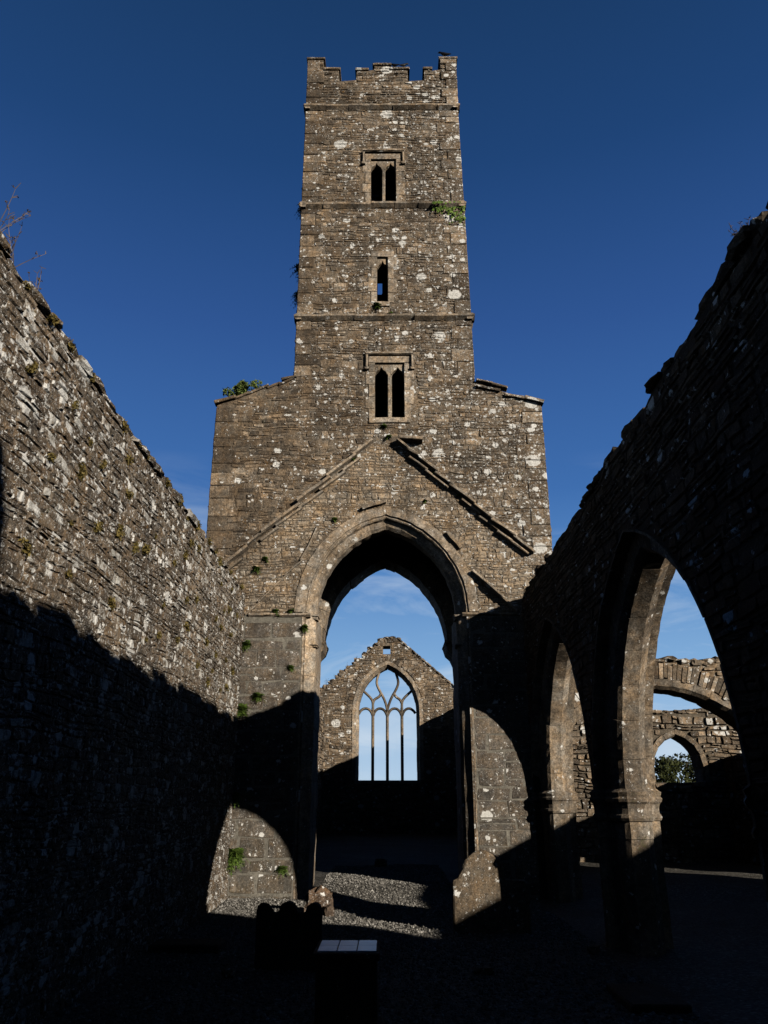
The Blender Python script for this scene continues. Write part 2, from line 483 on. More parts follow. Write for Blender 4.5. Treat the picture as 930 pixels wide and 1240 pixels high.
def ragged(p0, p1, step, amp, seed, drift=0.):
    """a broken wall-top line from p0 to p1"""
    r = random.Random(seed); L = math.dist(p0, p1); n = max(2, int(L/step)); out = []
    h = 0
    for i in range(n+1):
        t = i/n
        x = p0[0]+(p1[0]-p0[0])*t; y = p0[1]+(p1[1]-p0[1])*t
        if 0 < i < n: h = h*.5+r.uniform(-amp, amp); x += r.uniform(-.2, .2)*step
        else: h = 0
        out.append((x, y+h))
    return out

# ================================================================== BELL TOWER
Yw = 15.0
F = Frame((0, Yw, 0), (1, 0, 0), (0, 0, 1), (0, -1, 0))
XL, XR = -2.8, 2.60
tower = thing('bell_tower', 'tall square friary bell tower of lichened rubble with stepped battlements, rising over a pointed arch', 'tower', (0, 15, 0))
A1 = Arch(-.045, 1.37, 5.05, 1.76, -.2)
lowL, lowR = -3.66, 3.26
outer = [(lowL, -.2)] + [(A1.uc-A1.w-.19, -.2), (A1.uc-A1.w-.19, A1.vs)] + A1.loop(.36)[1:-1] + [(A1.uc+A1.w+.19, A1.vs), (A1.uc+A1.w+.19, -.2), (lowR, -.2), (lowR, 9.56), (2.9, 9.72), (2.49, 9.86), (2.1, 10.02), (1.87, 10.12),
         (1.86, 11.72), (1.81, 14.8), (1.74, 17.83), (-2.03, 17.83), (-2.03, 10.2), (-2.6, 10.0), (-3.28, 9.72), (lowL, 9.55)]
winB = dict(W1=(-.41, .20, 14.9, 16.22), W2=(-.25, .0, 12.14, 13.36), W3=(-.29, .35, 9.24, 10.58))
holes = [arect(a, c, b, d) for (a, b, c, d) in winB.values()]
mb = MB()
prism(mb, F, outer, holes, -.006, -1.0, 0)
pierTop = 5.0
# rubble everywhere above the impost, minus window frames and quoins
fr = [arect(-.66, 14.82, .44, 16.4), arect(-.42, 12.0, .2, 13.55), arect(-.55, 9.08, .62, 10.72)]
rub_outer = [(lowL+.02, pierTop+.05)] + [(A1.uc-A1.w-.50, pierTop+.05)] + A1.loop(.42)[1:-1] + [(A1.uc+A1.w+.50, pierTop+.05), (lowR-.02, pierTop+.05), (lowR-.02, 9.5), (2.49, 9.84), (1.87, 10.1),
         (1.86, 11.66), (1.80, 14.75), (1.72, 17.78), (-2.01, 17.78), (-2.02, 10.17), (-3.28, 9.68), (lowL+.02, 9.5)]
quoL = [arect(lowL-.1, 5, lowL+.38, 9.48), arect(-2.2, 10.35, -2.03+.34, 17.80)]
quoR = [arect(lowR-.40, 5, lowR+.1, 9.48)]
def qright(z): return 1.87-(z-10.1)*.0165
for i in range(22):
    z0 = 10.35+i*.34; quoR.append(arect(qright(z0)-.34, z0, 2.3, z0+.3399))
# regions are even-odd, so subtract by clipping rows: use explicit subtraction
def crossings_sub(region, subs):
    def f(v):
        iv = crossings([region], v)
        for s_ in subs:
            c = crossings([s_], v)
            for (a, b) in c:
                new = []
                for (x, y) in iv:
                    if b <= x or a >= y: new.append((x, y)); continue
                    if a-x > .03: new.append((x, a))
                    if y-b > .03: new.append((b, y))
                iv = new
        return iv
    return f
_cross0 = crossings
def crossings(loops, v):
    if callable(loops): return loops(v)
    return _cross0(loops, v)
def region(o_, subs):
    def f(v):
        iv = _cross0([o_], v)
        for s_ in subs:
            for (a, b) in _cross0([s_], v):
                new = []
                for (x, y) in iv:
                    if b <= x or a >= y: new.append((x, y)); continue
                    if a-x > .03: new.append((x, a))
                    if y-b > .03: new.append((b, y))
                iv = new
        return iv
    return f
tri = [(-3.5, 5.0), (-3.3, 5.93), (-.35, 8.60), (.18, 8.62), (2.9, 6.16), (3.3, 5.0)]
def inside(v):
    return isect(region(rub_outer, fr+quoL+quoR)(v), _cross0([tri], v))
rubble(mb, F, inside, pierTop+.06, 8.62, hr=(.04, .10), wr=(.06, .24), relief=.010, gap=.005, warp=.02, back=-.01, drop=.04, mi=2)
rubble(mb, F, region(rub_outer, fr+quoL+quoR+[tri]), pierTop+.06, 17.78, hr=(.05, .14), wr=(.09, .36), relief=.014, gap=.006, warp=.022, back=-.011, drop=.035)
# quoins
def quoins(mb, F, uf, side, v0, v1, short=.30, long=.46, mi=1, front=.010, hh=(.18, .40), back=-.2):
    v = v0; k = 0
    while v < v1-.1:
        h = min(random.uniform(*hh), v1-v); L = (long if k % 2 else short)*random.uniform(.88, 1.12)
        u = uf(v+h/2)
        a, b = (u-.012, u+L) if side < 0 else (u-L, u+.012)
        block(mb, F, a, b, v+.006, v+h-.006, back, front+random.uniform(0, .016), mi); v += h; k += 1
quoins(mb, F, lambda v: lowL, -1, 5.0, 9.5, .36, .52)
quoins(mb, F, lambda v: lowR, 1, 5.0, 9.5, .38, .6)
for a, b in ((10.25, 11.66), (11.8, 14.74), (14.88, 17.76)):
    quoins(mb, F, lambda v: -2.03, -1, a, b, .32, .5)
    quoins(mb, F, qright, 1, a, b, .32, .5)
mb.build('wall', [M_tmort, M_tower, M_scar], tower)

# ashlar piers under the impost
pl = [(XL-.86, -.2), (A1.uc-A1.w-.255, -.2), (A1.uc-A1.w-.255, 5.0), (XL-.86, 5.0)]
pr = [(A1.uc+A1.w+.255, -.2), (lowR, -.2), (lowR, 5.0), (A1.uc+A1.w+.255, 5.0)]
for q_ in (pl, pr):
    mb = MB()
    prism(mb, F, q_[:], [], -.003, -.02, 0)
    rubble(mb, F, [q_], -.2, 4.98, hr=(.2, .36), wr=(.3, .75), relief=.006, gap=.004, mi=1, warp=.004, split=.12, edge=.006, back=-.012)
    mb.build('pier_facing', [M_mortl, M_ash], tower)

# near arch: moulded ring + jambs
mb = MB()
profA = [(.42, -.025), (.24, -.03), (.225, .01), (.205, .012), (.19, .0), (.17, .02), (.155, .10), (.06, .15), (.0, .22), (.0, .50), (.16, .62), (.16, .98), (.42, .98)]
ring(mb, F, A1, profA, blk=.42, do=('arc',), mi=0, gap=.004, jit=.003)
o = mb.build('arch', [M_dress], tower); tag(o, 'moulded dressed-stone ring of the near crossing arch')
profJ = [(.25, .0), (.22, .002), (.20, .03), (.05, .15), (.0, .22), (.0, .85), (.0, 1.45), (.25, 1.45)]
for sd in (-1, 1):
    mb = MB(); ring(mb, F, A1, profJ, do=('jamb',), jamb_blk=.42, mi=0, v0=-.2, gap=.005, jit=.003, sides=(sd,))
    mb.build('jamb', [M_dress], tower)
# impost strings and small caps
def extr(mb, F, prof, u0, u1, n=1, mi=0, vary=.006, chip=0.):
    """moulding running along u; prof = [(v,d)...]"""
    us = np.linspace(u0, u1, n+1); m = len(prof)
    for i in range(n):
        a, b = us[i]+.003, us[i+1]-.003
        dv, dd = random.gauss(0, vary), random.gauss(0, vary)
        P = []; k = max(1, int((b-a)/.15))
        for q in range(k+1):
            u = a+(b-a)*q/k
            for (v, d) in prof: P.append((u, v+dv+random.gauss(0, .003), d+(dd+random.gauss(0, .004) if d > 0 else 0)))
        fs = [(q*m+j, q*m+(j+1) % m, (q+1)*m+(j+1) % m, (q+1)*m+j) for q in range(k) for j in range(m)]
        fs += [tuple(range(m)), tuple(k*m+j for j in range(m))[::-1]]
        mb.add(F.P(P), fs, mi)
def string_prof(v, h=.13, d=.11): return [(v-h/2, -.1), (v-h/2, .012), (v-h*.1, d*.9), (v+h*.15, d), (v+h*.5, d*.35), (v+h*.5, -.1)]
for (u0, u1, nn) in ((-2.72, A1.uc-A1.w-.10, 4), (A1.uc+A1.w+.10, 3.2, 5)):
    mb = MB(); extr(mb, F, string_prof(5.0, .07, .06), u0, u1, nn); mb.build('impost_band', [M_dress], tower)
for s_ in (-1, 1):
    uj = A1.uc+s_*A1.w
    for (v, h, pj) in ((4.98, .09, .03), (4.42, .05, .03)):
        mb = MB(); u0, u1 = sorted((uj-s_*pj, uj+s_*.2))
        block(mb, F, u0, u1, v-h/2, v+h*.1, -.40, -.13, 0, be=.02)
        block(mb, F, u0-.012, u1+.012, v+h*.1+.001, v+h*.5, -.42, -.10, 0, be=.012)
        mb.build('capital', [M_dress], tower)

# string courses (each a part), parapet
for nm, z, a, b, n in (('string_course', 11.72, -2.09, 1.93, 6), ('string_course', 14.81, -2.08, 1.85, 7), ('string_course', 17.84, -2.08, 1.80, 7)):
    mb = MB(); extr(mb, F, string_prof(z, .15, .12), a, b, n, vary=.008)
    # returns along the two flanks
    Fl = Frame((-2.03, 15, 0), (0, 1, 0), (0, 0, 1), (-1, 0, 0)); Fr = Frame((b-.08, 15, 0), (0, 1, 0), (0, 0, 1), (1, 0, 0))
    extr(mb, Fl, string_prof(z, .15, .07), -.09, 3.3, 5); extr(mb, Fr, string_prof(z, .15, .07), -.09, 3.3, 5)
    mb.build(nm, [M_dress], tower)
par = [(-2.03, 17.9), (1.74, 17.9), (1.75, 19.46), (1.36, 19.45), (1.35, 19.12), (1.12, 19.08), (1.10, 19.14), (.94, 19.13), (.93, 18.77), (.52, 18.73), (.51, 19.09), (.30, 19.12), (.07, 19.1), (.06, 19.24), (-.33, 19.26),
       (-.34, 19.12), (-.55, 19.1), (-.78, 19.06), (-.79, 18.78), (-1.22, 18.74), (-1.24, 19.1), (-1.62, 19.12), (-1.64, 19.46), (-2.03, 19.47)]
mb = MB()
prism(mb, F, par, [], -.006, -.42, 0)
rubble(mb, F, [par], 17.92, 19.5, hr=(.05, .12), wr=(.10, .34), relief=.02, warp=.0, back=-.014)
for (a, b, z) in ((-2.05, -1.62, 19.47), (-1.62, -1.22, 19.12), (-.8, -.5, 19.1), (-.36, -.16, 19.26), (-.12, .08, 19.26), (.08, .3, 19.12), (.28, .54, 19.12), (.92, 1.12, 19.12), (1.33, 1.77, 19.47)):
    block(mb, F, a-.02, b+.02, z-.01, z+.055, -.46, .045, 1, be=.018)
quoins(mb, F, lambda v: -2.03, -1, 17.93, 19.45, .3, .4, front=.035)
quoins(mb, F, lambda v: 1.745, 1, 17.93, 19.44, .3, .36, front=.035)
# side and back parapets
for (Fs, u1) in ((Frame((-2.03, 15, 0), (0, 1, 0), (0, 0, 1), (-1, 0, 0)), 3.3), (Frame((1.745, 15, 0), (0, 1, 0), (0, 0, 1), (1, 0, 0)), 3.3)):
    pp = [(.43, 17.9), (u1-.42, 17.9), (u1-.42, 18.8), (2.2, 18.8), (2.2, 19.1), (1.3, 19.1), (1.3, 18.76), (.43, 18.76)]
    prism(mb, Fs, pp, [], -.02, -.42, 0); rubble(mb, Fs, [pp], 17.92, 19.1, relief=.025)
Fb = Frame((0, 18.3, 0), (-1, 0, 0), (0, 0, 1), (0, 1, 0))
pb = [(-1.74, 17.9), (2.03, 17.9), (2.03, 19.2), (1.4, 19.2), (1.4, 18.7), (.7, 18.7), (.7, 19.0), (-.7, 19.0), (-.7, 18.7), (-1.2, 18.7), (-1.2, 19.2), (-1.74, 19.2)]
prism(mb, Fb, pb, [], -.02, -.42, 0); rubble(mb, Fb, [pb], 17.92, 19.2, relief=.025)
mb.build('parapet', [M_tmort, M_tower], tower)

# flanks, inner shell and east wall
for sd in (-1, 1):
    mb = MB()
    x0, x1 = (lowL, -2.35) if sd < 0 else (2.2, lowR-.003)
    Fx = Frame((x0, 0, 0), (0, 1, 0), (0, 0, 1), (-1, 0, 0)); prism(mb, Fx, arect(16.001, -.2, 17.3, 9.5), [], 0, -(x1-x0), 0)
    x0, x1 = (-2.028, -1.25) if sd < 0 else (1.05, 1.738)
    Fx = Frame((x0, 0, 0), (0, 1, 0), (0, 0, 1), (-1, 0, 0)); prism(mb, Fx, arect(16.001, 8.2, 17.3, 17.85), [], 0, -(x1-x0), 0)
    x0 = -2.03 if sd < 0 else 1.745
    Fx = Frame((x0+sd*.01, 15, 0), (0, 1, 0), (0, 0, 1), (sd, 0, 0)); rubble(mb, Fx, [arect(.02, 10.2, 3.28, 17.85)], 10.2, 17.85, relief=.02, back=-.02)
    x0 = lowL if sd < 0 else lowR
    Fx = Frame((x0+sd*.01, 15, 0), (0, 1, 0), (0, 0, 1), (sd, 0, 0)); rubble(mb, Fx, [arect(.02, 0, 3.28, 9.5)], 0, 9.5, relief=.02, back=-.02)
    x0 = -1.25 if sd < 0 else 1.05
    Fx = Frame((x0, 16, 0), (0, 1, 0), (0, 0, 1), (-sd, 0, 0)); rubble(mb, Fx, [arect(.02, 8.3, 1.28, 17.85)], 8.3, 17.85, relief=.03)
    x0, x1, za, zb = (lowL, -2.03, 9.5, 10.15) if sd < 0 else (1.75, lowR, 10.08, 9.5)
    P = [(x0, 16.002, za), (x1, 16.002, zb), (x1, 18.29, zb), (x0, 18.29, za), (x0, 16.002, 9.3), (x1, 16.002, 9.3), (x1, 18.29, 9.3), (x0, 18.29, 9.3)]
    mb.add(P, [(0, 1, 2, 3), (4, 7, 6, 5), (0, 4, 5, 1), (3, 2, 6, 7), (0, 3, 7, 4), (1, 5, 6, 2)], 0)
    mb.build('side_wall', [M_mort, M_tower], tower)
# crossing vault, dark underside
mb = MB()
P = []; nseg = 12
for i in range(nseg+1):
    t = math.pi*i/nseg; P += [(-.075-2.28*math.cos(t), 15.95, 6.9+.7*math.sin(t)), (-.075-2.28*math.cos(t), 17.35, 6.9+.7*math.sin(t))]
P += [(2.205, 15.95, 8.2), (2.205, 17.35, 8.2), (-2.355, 15.95, 8.2), (-2.355, 17.35, 8.2)]
k = 2*(nseg+1)
fs = [(2*i, 2*i+1, 2*i+3, 2*i+2) for i in range(nseg)] + [(k, k+1, k+3, k+2), (0, 2, k+2) if False else (0, 1, k+3, k+2), (k-2, k-1, k+1, k)]
mb.add(P, fs, 0); mb.build('vault', [M_mort], tower)

# east wall of the tower with the second arch
F2 = Frame((0, 17.3, 0), (1, 0, 0), (0, 0, 1), (0, -1, 0))
A2 = Arch(-.075, 1.38, 4.85, 1.97, -.2)
out2 = [(lowL, -.2), (A2.uc-A2.w-.30, -.2)] + A2.loop(.30)[1:-1] + [(A2.uc+A2.w+.30, -.2), (lowR, -.2), (lowR, 9.5), (1.87, 10.1), (1.74, 17.85), (-2.03, 17.85), (-2.03, 10.1), (lowL, 9.5)]
mb = MB()
prism(mb, F2, out2, [arect(-.33, 13.99, -.15, 15.4), arect(-.5, 15.7, .3, 16.4)], -.03, -1.0, 0)
rubble(mb, F2, [arect(-1.25, 8.3, 1.05, 17.8), arect(-.33, 13.99, -.15, 15.4), arect(-.5, 15.7, .3, 16.4)], 8.3, 17.8, relief=.03)
mb.build('rear_wall', [M_mort, M_tower], tower)
mb = MB()
prof2 = [(.34, -.01), (.1, -.01), (.0, .08), (.0, .9), (.1, .99), (.34, .99)]
ring(mb, F2, A2, prof2, do=('arc',), blk=.4, mi=0)
o = mb.build('arch', [M_arch], tower); tag(o, 'plainer second arch deeper in the crossing, carried on corbels')
prof3 = [(.34, -.01), (.28, -.01), (.18, .08), (.18, .9), (.28, .99), (.34, .99)]
for s_ in (-1, 1):
    mb = MB(); ring(mb, F2, A2, prof3, do=('jamb',), v0=-.2, jamb_blk=.4, mi=0, sides=(s_,)); mb.build('jamb', [M_arch], tower)
for s_ in (-1, 1):
    mb = MB()
    uj = A2.uc+s_*A2.w
    Fs = Frame((uj+s_*.20, 17.3, 0), (0, 1, 0), (0, 0, 1), (-s_, 0, 0))
    extr(mb, Fs, [(4.45, -.05), (4.45, .02), (4.62, .10), (4.72, .20), (4.86, .245), (4.86, -.05)], .03, .97, 1)
    extr(mb, Fs, [(4.862, -.05), (4.862, .25), (4.90, .27), (4.93, .25), (4.93, -.05)], -.0, 1.0, 1)
    mb.build('corbel', [M_arch], tower)

# gable drip courses: slanting slabs
def slabs(mb, F, p0, p1, L, th, proj, over=.05, step=.03, mi=0, jit=.022, skip=0.):
    D = math.dist(p0, p1); n = max(1, round(D/L)); ux, uy = (p1[0]-p0[0])/D, (p1[1]-p0[1])/D
    ts = np.array([random.uniform(.6, 1.4) for _ in range(n)]); ts = np.concatenate([[0], np.cumsum(ts)/ts.sum()])
    tiltk = (.07 if ux > 0 else -.07) if n > 3 else 0
    for i in range(n):
        if random.random() < skip: continue
        a = D*ts[i]-over*random.random()*.6; b = D*ts[i+1]+over*random.random()
        cx = p0[0]+ux*(a+b)/2; cy = p0[1]+uy*(a+b)/2
        o_ = random.gauss(0, jit)
        hl = (b-a)/2; ang = math.atan2(uy, ux)+random.gauss(0, .03)+tiltk
        block(mb, F, cx-hl, cx+hl, cy-th/2+o_, cy+th/2+o_, -.1, proj*random.uniform(.75, 1.15), mi, be=.012, rot=ang)
mb = MB()
slabs(mb, F, (-.36, 8.66), (-3.28, 5.97), .52, .055, .17)
slabs(mb, F, (-.60, 8.27), (-3.45, 5.69), .5, .045, .10, skip=.25)
o = mb.build('drip_course', [M_dress], tower); tag(o, 'left slope of the old roof line, thin slanting slabs')
mb = MB()
slabs(mb, F, (.20, 8.70), (2.88, 6.22), .46, .055, .17)
slabs(mb, F, (.45, 8.32), (2.75, 6.20), .42, .045, .11, skip=.25)
block(mb, F, .22, .72, 8.66, 8.73, -.1, .22, 0, rot=-.08)
o = mb.build('drip_course', [M_dress], tower); tag(o, 'right slope of the old roof line, casting a deep shadow')
# hood mould fragments round the arch
profH = [(.50, -.01), (.44, -.01), (.44, -.09), (.50, -.10)]
for tl, sd in (((0.80, 1), -1), ((0.72, .99), 1), ((.30, .62), 1)):
    mb = MB(); ring(mb, F, A1, [(a+.03, b*1.2) for a, b in profH], do=('arc',), blk=.34, sides=(sd,), tlim=tl, jit=.003, gap=.0)
    mb.build('hood_mould', [M_dress], tower)
    if tl[0] != .30: continue
    mb = MB(); slabs(mb, F, (1.66, 5.86), (2.45, 5.08), .42, .05, .16, jit=.004)
    mb.build('hood_mould', [M_dress], tower)
mb = MB()
slabs(mb, F, (-1.74, 6.1), (-2.76, 5.0), .38, .03, .05, jit=.004)
slabs(mb, F, (-1.44, 6.78), (-1.74, 6.1), .35, .03, .06, jit=.004)
mb.build('hood_mould', [M_dress], tower)

# tower windows
def ogee(u0, u1, v0, v1, n=7):
    """points of a small ogee light head from left foot over the point to right foot"""
    w = (u1-u0)/2; c = (u0+u1)/2; h = v1-v0; L = []
    for i in range(n+1):
        t = i/n
        x = 1-t**1.2*(1.0)          # distance from centre, 1..0
        y = (1-math.cos(t*math.pi*.5*1.0)) if False else (t**.55*.72 if t < .75 else .72*.75**.55+(t-.75)/.25*(1-.72*.75**.55))
        L.append((c-w*x, v0+h*y))
    Rr = [(2*c-x, y) for x, y in L[::-1][1:]]
    # cusp nibs
    return L+Rr
def tower_window(W, lights, hood, sill, name_label):
    a, b, c, d = W
    cutz = d-.26
    mb = MB()
    # jamb stones either side
    for s_ in (-1, 1):
        v = c-.02; k = 0
        while v < d-.06:
            h = min(random.uniform(.24, .38), d-v); L = .20 if k % 2 else .13
            u0, u1 = (a-L, a) if s_ < 0 else (b, b+L)
            block(mb, F, u0, u1, v+.004, v+h-.004, -.35, .012, 0, be=.006, jit=.003); v += h; k += 1
    block(mb, F, a-.14, b+.14, d+.002, d+.16, -.35, .012, 0, be=.006, jit=.003)
    # head plate with ogee lights cut out
    plate = [(a+.001, d), (a+.001, cutz)]
    for (l0, l1) in lights:
        plate += [(l0, cutz)]+ogee(l0, l1, cutz, d-.07)[1:-1]+[(l1, cutz)]
    plate += [(b-.001, cutz), (b-.001, d)]
    # merge duplicates
    q = [plate[0]]
    for p in plate[1:]:
        if math.dist(p, q[-1]) > 1e-4: q.append(p)
    prism(mb, F, q, [], -.05, -.16, 0)
    w = mb.build('window', [M_dress], tower); tag(w, name_label)
    if len(lights) > 1:
        mb = MB(); m0, m1 = lights[0][1], lights[1][0]
        P = [(m0, -.16), (m0, -.11), (m0+.02, -.05), (m1-.02, -.05), (m1, -.11), (m1, -.16)]
        V = [(u, v, dd) for v in (c, cutz) for (u, dd) in P]
        mb.add(F.P(V), [(i, (i+1) % 6, (i+1) % 6+6, i+6) for i in range(6)]+[tuple(range(6)), tuple(range(6, 12))], 0)
        mb.build('mullion', [M_dress], w)
    mb = MB(); block(mb, F, a-sill, b+sill, c-.12, c-.002, -.3, .035, 0, be=.01); mb.build('sill', [M_dress], w)
    if hood:
        mb = MB()
        extr(mb, F, [(d+.17, -.05), (d+.18, .05), (d+.20, .085), (d+.235, .085), (d+.24, -.05)], a-.20, b+.20, 1)
        for (u0, u1) in ((a-.2, a-.15), (b+.15, b+.2)):
            block(mb, F, u0, u1, d-.14, d+.17, -.05, .075, 0, be=.012)
            block(mb, F, u0-.02, u1+.02, d-.19, d-.142, -.05, .085, 0, be=.012)
        mb.build('hood', [M_dress], w)
tower_window(winB['W1'], [(-.40, -.145), (-.06, .19)], True, .05, 'top two-light window under a square hood')
tower_window(winB['W2'], [(-.24, -.01)], False, .04, 'single narrow pointed light in the middle stage')
tower_window(winB['W3'], [(-.28, -.02), (.08, .34)], True, .12, 'lowest two-light window under a square hood')

# shoulder coping slabs
mb = MB()
slabs(mb, F, (-3.70, 9.60), (-3.28, 9.72), .4, .07, .10, jit=.01)
slabs(mb, F, (-3.28, 9.74), (-2.06, 10.19), .3, .05, .05, jit=.02)
slabs(mb, F, (-2.3, 10.17), (-2.0, 10.22), .35, .05, .07, jit=.01)
mb.build('coping', [M_tower], tower); mb = MB()
slabs(mb, F, (3.3, 9.60), (2.95, 9.70), .4, .08, .10, jit=.01)
slabs(mb, F, (2.9, 9.72), (2.5, 9.80), .45, .06, .07, jit=.01)
slabs(mb, F, (2.55, 9.93), (1.95, 10.13), .35, .05, .09, jit=.01)
slabs(mb, F, (2.4, 9.86), (1.9, 9.98), .5, .05, .07, jit=.01)
mb.build('coping', [M_tower], tower)

# ================================================================== LEFT NAVE WALL
FL = Frame((XL, 0, 0), (0, 1, 0), (0, 0, 1), (1, 0, 0))
nl = thing('nave_wall', 'long roofless left-hand wall of lichen-covered rubble, sunlit above a dark shadow', 'wall', (XL, 6, 0))
topL = ragged((-3.2, 5.5), (14.98, 5.36), .32, .045, 5)
outL = [(-3.2, -.2), (14.98, -.2)] + topL[::-1]
mb = MB()
prism(mb, FL, outL, [], -.008, -.85, 0)
rubble(mb, FL, [outL], -.2, 5.5, hr=(.04, .11), wr=(.07, .30), relief=.012, gap=.005, warp=.014, split=.35, edge=.012, back=-.011, drop=.02)
mb.build('wall', [M_lmort, M_left], nl)
mb = MB()
r_ = random.Random(3)
y = -3.1
while y < 14.9:
    w = r_.uniform(.18, .6); h = r_.uniform(.03, .07)
    zt = 5.5+(5.36-5.5)*(y+3.2)/18.2
    rock(mb, (XL-.16+r_.uniform(-.05, .04), y+w/2, zt+r_.uniform(-.02, .02)), (.36, w*1.05, h*2), 0, tilt=r_.uniform(-.05, .05), rough=.08)
    if r_.random() < .8: rock(mb, (XL-.55, y+w/2, zt+.02), (.4, w, .16), 0)
    y += w
mb.build('capstones', [M_left], nl)

# ================================================================== RIGHT ARCADE WALL
FR = Frame((XR, 0, 0), (0, 1, 0), (0, 0, 1), (-1, 0, 0))
ar = thing('arcade_wall', 'long roofless right-hand wall in deep shade, pierced by two tall pointed arches', 'wall', (XR+.4, 6, 0))
B1 = Arch(8.22, 1.80, 1.70, 2.50, -.2, .5)
B2 = Arch(12.80, 1.80, 1.70, 2.50, -.2, .5)
WT = .72
topR = ragged((-1.4, 5.55), (14.98, 5.32), .22, .04, 9)
a_b = .445
outR = [(-3.2, -.2), (B1.uc-B1.w-a_b, -.2)] + B1.loop(a_b)[1:-1] + [(B1.uc+B1.w+a_b, -.2), (B2.uc-B2.w-a_b, -.2)] + B2.loop(a_b)[1:-1] + [(B2.uc+B2.w+a_b, -.2), (14.985, -.2), (14.985, 5.32)] \
    + topR[::-1][1:-1] + [(-1.45, 5.5), (-1.5, 6.3), (-1.7, 6.85), (-2.6, 7.2), (-3.2, 7.3)]
mb = MB()
prism(mb, FR, outR, [], -.008, -WT, 0)
def clipr(ab):
    return [(-3.2, -.2), (B1.uc-B1.w-ab, -.2)] + B1.loop(ab)[1:-1] + [(B1.uc+B1.w+ab, -.2), (B2.uc-B2.w-ab, -.2)] + B2.loop(ab)[1:-1] + [(B2.uc+B2.w+ab, -.2), (14.985, -.2), (14.985, 5.32)] \
    + topR[::-1][1:-1] + [(-1.45, 5.5), (-1.5, 6.3), (-1.7, 6.85), (-2.6, 7.2), (-3.2, 7.3)]
rubble(mb, FR, [clipr(.485)], -.2, 7.4, hr=(.05, .16), wr=(.10, .45), relief=.018, gap=.007, warp=.012, edge=.014, back=-.012)
FRb = Frame((XR+WT, 0, 0), (0, 1, 0), (0, 0, 1), (1, 0, 0))
rubble(mb, FRb, [clipr(.485)], -.2, 7.4, hr=(.08, .2), wr=(.18, .5), relief=.04, gap=.018, warp=.03)
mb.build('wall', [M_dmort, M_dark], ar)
mb = MB(); y = -.7; r_ = random.Random(8)
while y < 14.8:
    w = r_.uniform(.12, .42); h = r_.uniform(.04, .12)
    zt = 5.55+(5.32-5.55)*(y+.75)/15.7
    if r_.random() < .9: rock(mb, (XR+.15+r_.uniform(-.04, .08), y+w/2, zt+r_.uniform(-.05, .06)), (.36, w*1.15, h*1.1), 0, tilt=r_.uniform(-.06, .06), rough=.10)
    if r_.random() < .8: rock(mb, (XR+.55, y+w/2, zt+.02), (.42, w, .2), 0)
    y += w
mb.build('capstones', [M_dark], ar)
profB = [(.478, -.012), (.43, -.012), (.41, .13), (.11, .16), (.05, .20), (.0, .25), (.0, .45), (.13, .56), (.36, .60), (.38, WT+.012), (.478, WT+.012)]
for B, lab in ((B1, 'nearer tall arch of the arcade'), (B2, 'farther arch of the arcade, beside the tower')):
    mb = MB(); ring(mb, FR, B, profB, blk=.42, jamb_blk=.45, mi=0, gap=.006, jit=.004)
    o = mb.build('arch', [M_arch], ar); tag(o, lab)
# pier capitals: moulding following each jamb section
def capital(mb, F, arch, prof, side, sec):
    prof = np.array(prof); n = len(prof)
    # normals of the profile (pointing to the void)
    nor = []
    for i in range(n):
        p0 = prof[max(0, i-1)]; p1 = prof[min(n-1, i+1)]; t = (p1-p0)/np.linalg.norm(p1-p0); nor.append((-t[1]*-1*-1, t[0]*-1*-1))
    nor = np.array(nor)
    if nor[n//2][0] > 0: nor = -nor
    P = []
    for (v, off) in sec:
        for (p, q) in zip(prof, nor):
            a, b = p+q*off
            P.append((arch.uc+side*(arch.w+a), v, -b))
    fs = [(k*n+i, k*n+i+1, (k+1)*n+i+1, (k+1)*n+i) for k in range(len(sec)-1) for i in range(n-1)]
    fs += [tuple(range(n)), tuple((len(sec)-1)*n+i for i in range(n))[::-1]]
    mb.add(F.P(P), fs, 0)
secc = [(1.40, .004), (1.41, .03), (1.445, .045), (1.475, .03), (1.49, .012), (1.55, .012), (1.60, .03), (1.625, .06), (1.66, .07), (1.685, .05), (1.70, .055), (1.735, .065), (1.755, .03), (1.775, .004)]
profC = [(.482, -.012)]+profB[1:-1]+[(.482, WT+.012)]
for B, sd in ((B1, -1), (B1, 1), (B2, -1), (B2, 1)):
    mb = MB(); capital(mb, FR, B, profC, sd, secc); mb.build('capital', [M_arch], ar)
# ================================================================== WEST WALL behind the viewer
ww = thing('west_wall', 'gabled end wall of the nave closing the ruin behind the viewer', 'wall', (0, -3.2, 0))
Fw = Frame((0, -3.21, 0), (1, 0, 0), (0, 0, 1), (0, 1, 0))
Aw = Arch(-.1, .9, 2.0, 1.2, -.2)
ow = [(XL-.85, -.2), (Aw.uc-Aw.w, -.2)]+Aw.loop(0)[1:-1]+[(Aw.uc+Aw.w, -.2), (XR+.85, -.2), (XR+.85, 7.3), (-.1, 9.6), (XL-.85, 5.6)]
mb = MB(); prism(mb, Fw, ow, [], -.03, -.9, 0); rubble(mb, Fw, [ow], -.2, 9.6, hr=(.1, .22), wr=(.25, .6)); mb.build('wall', [M_mort, M_dark], ww)

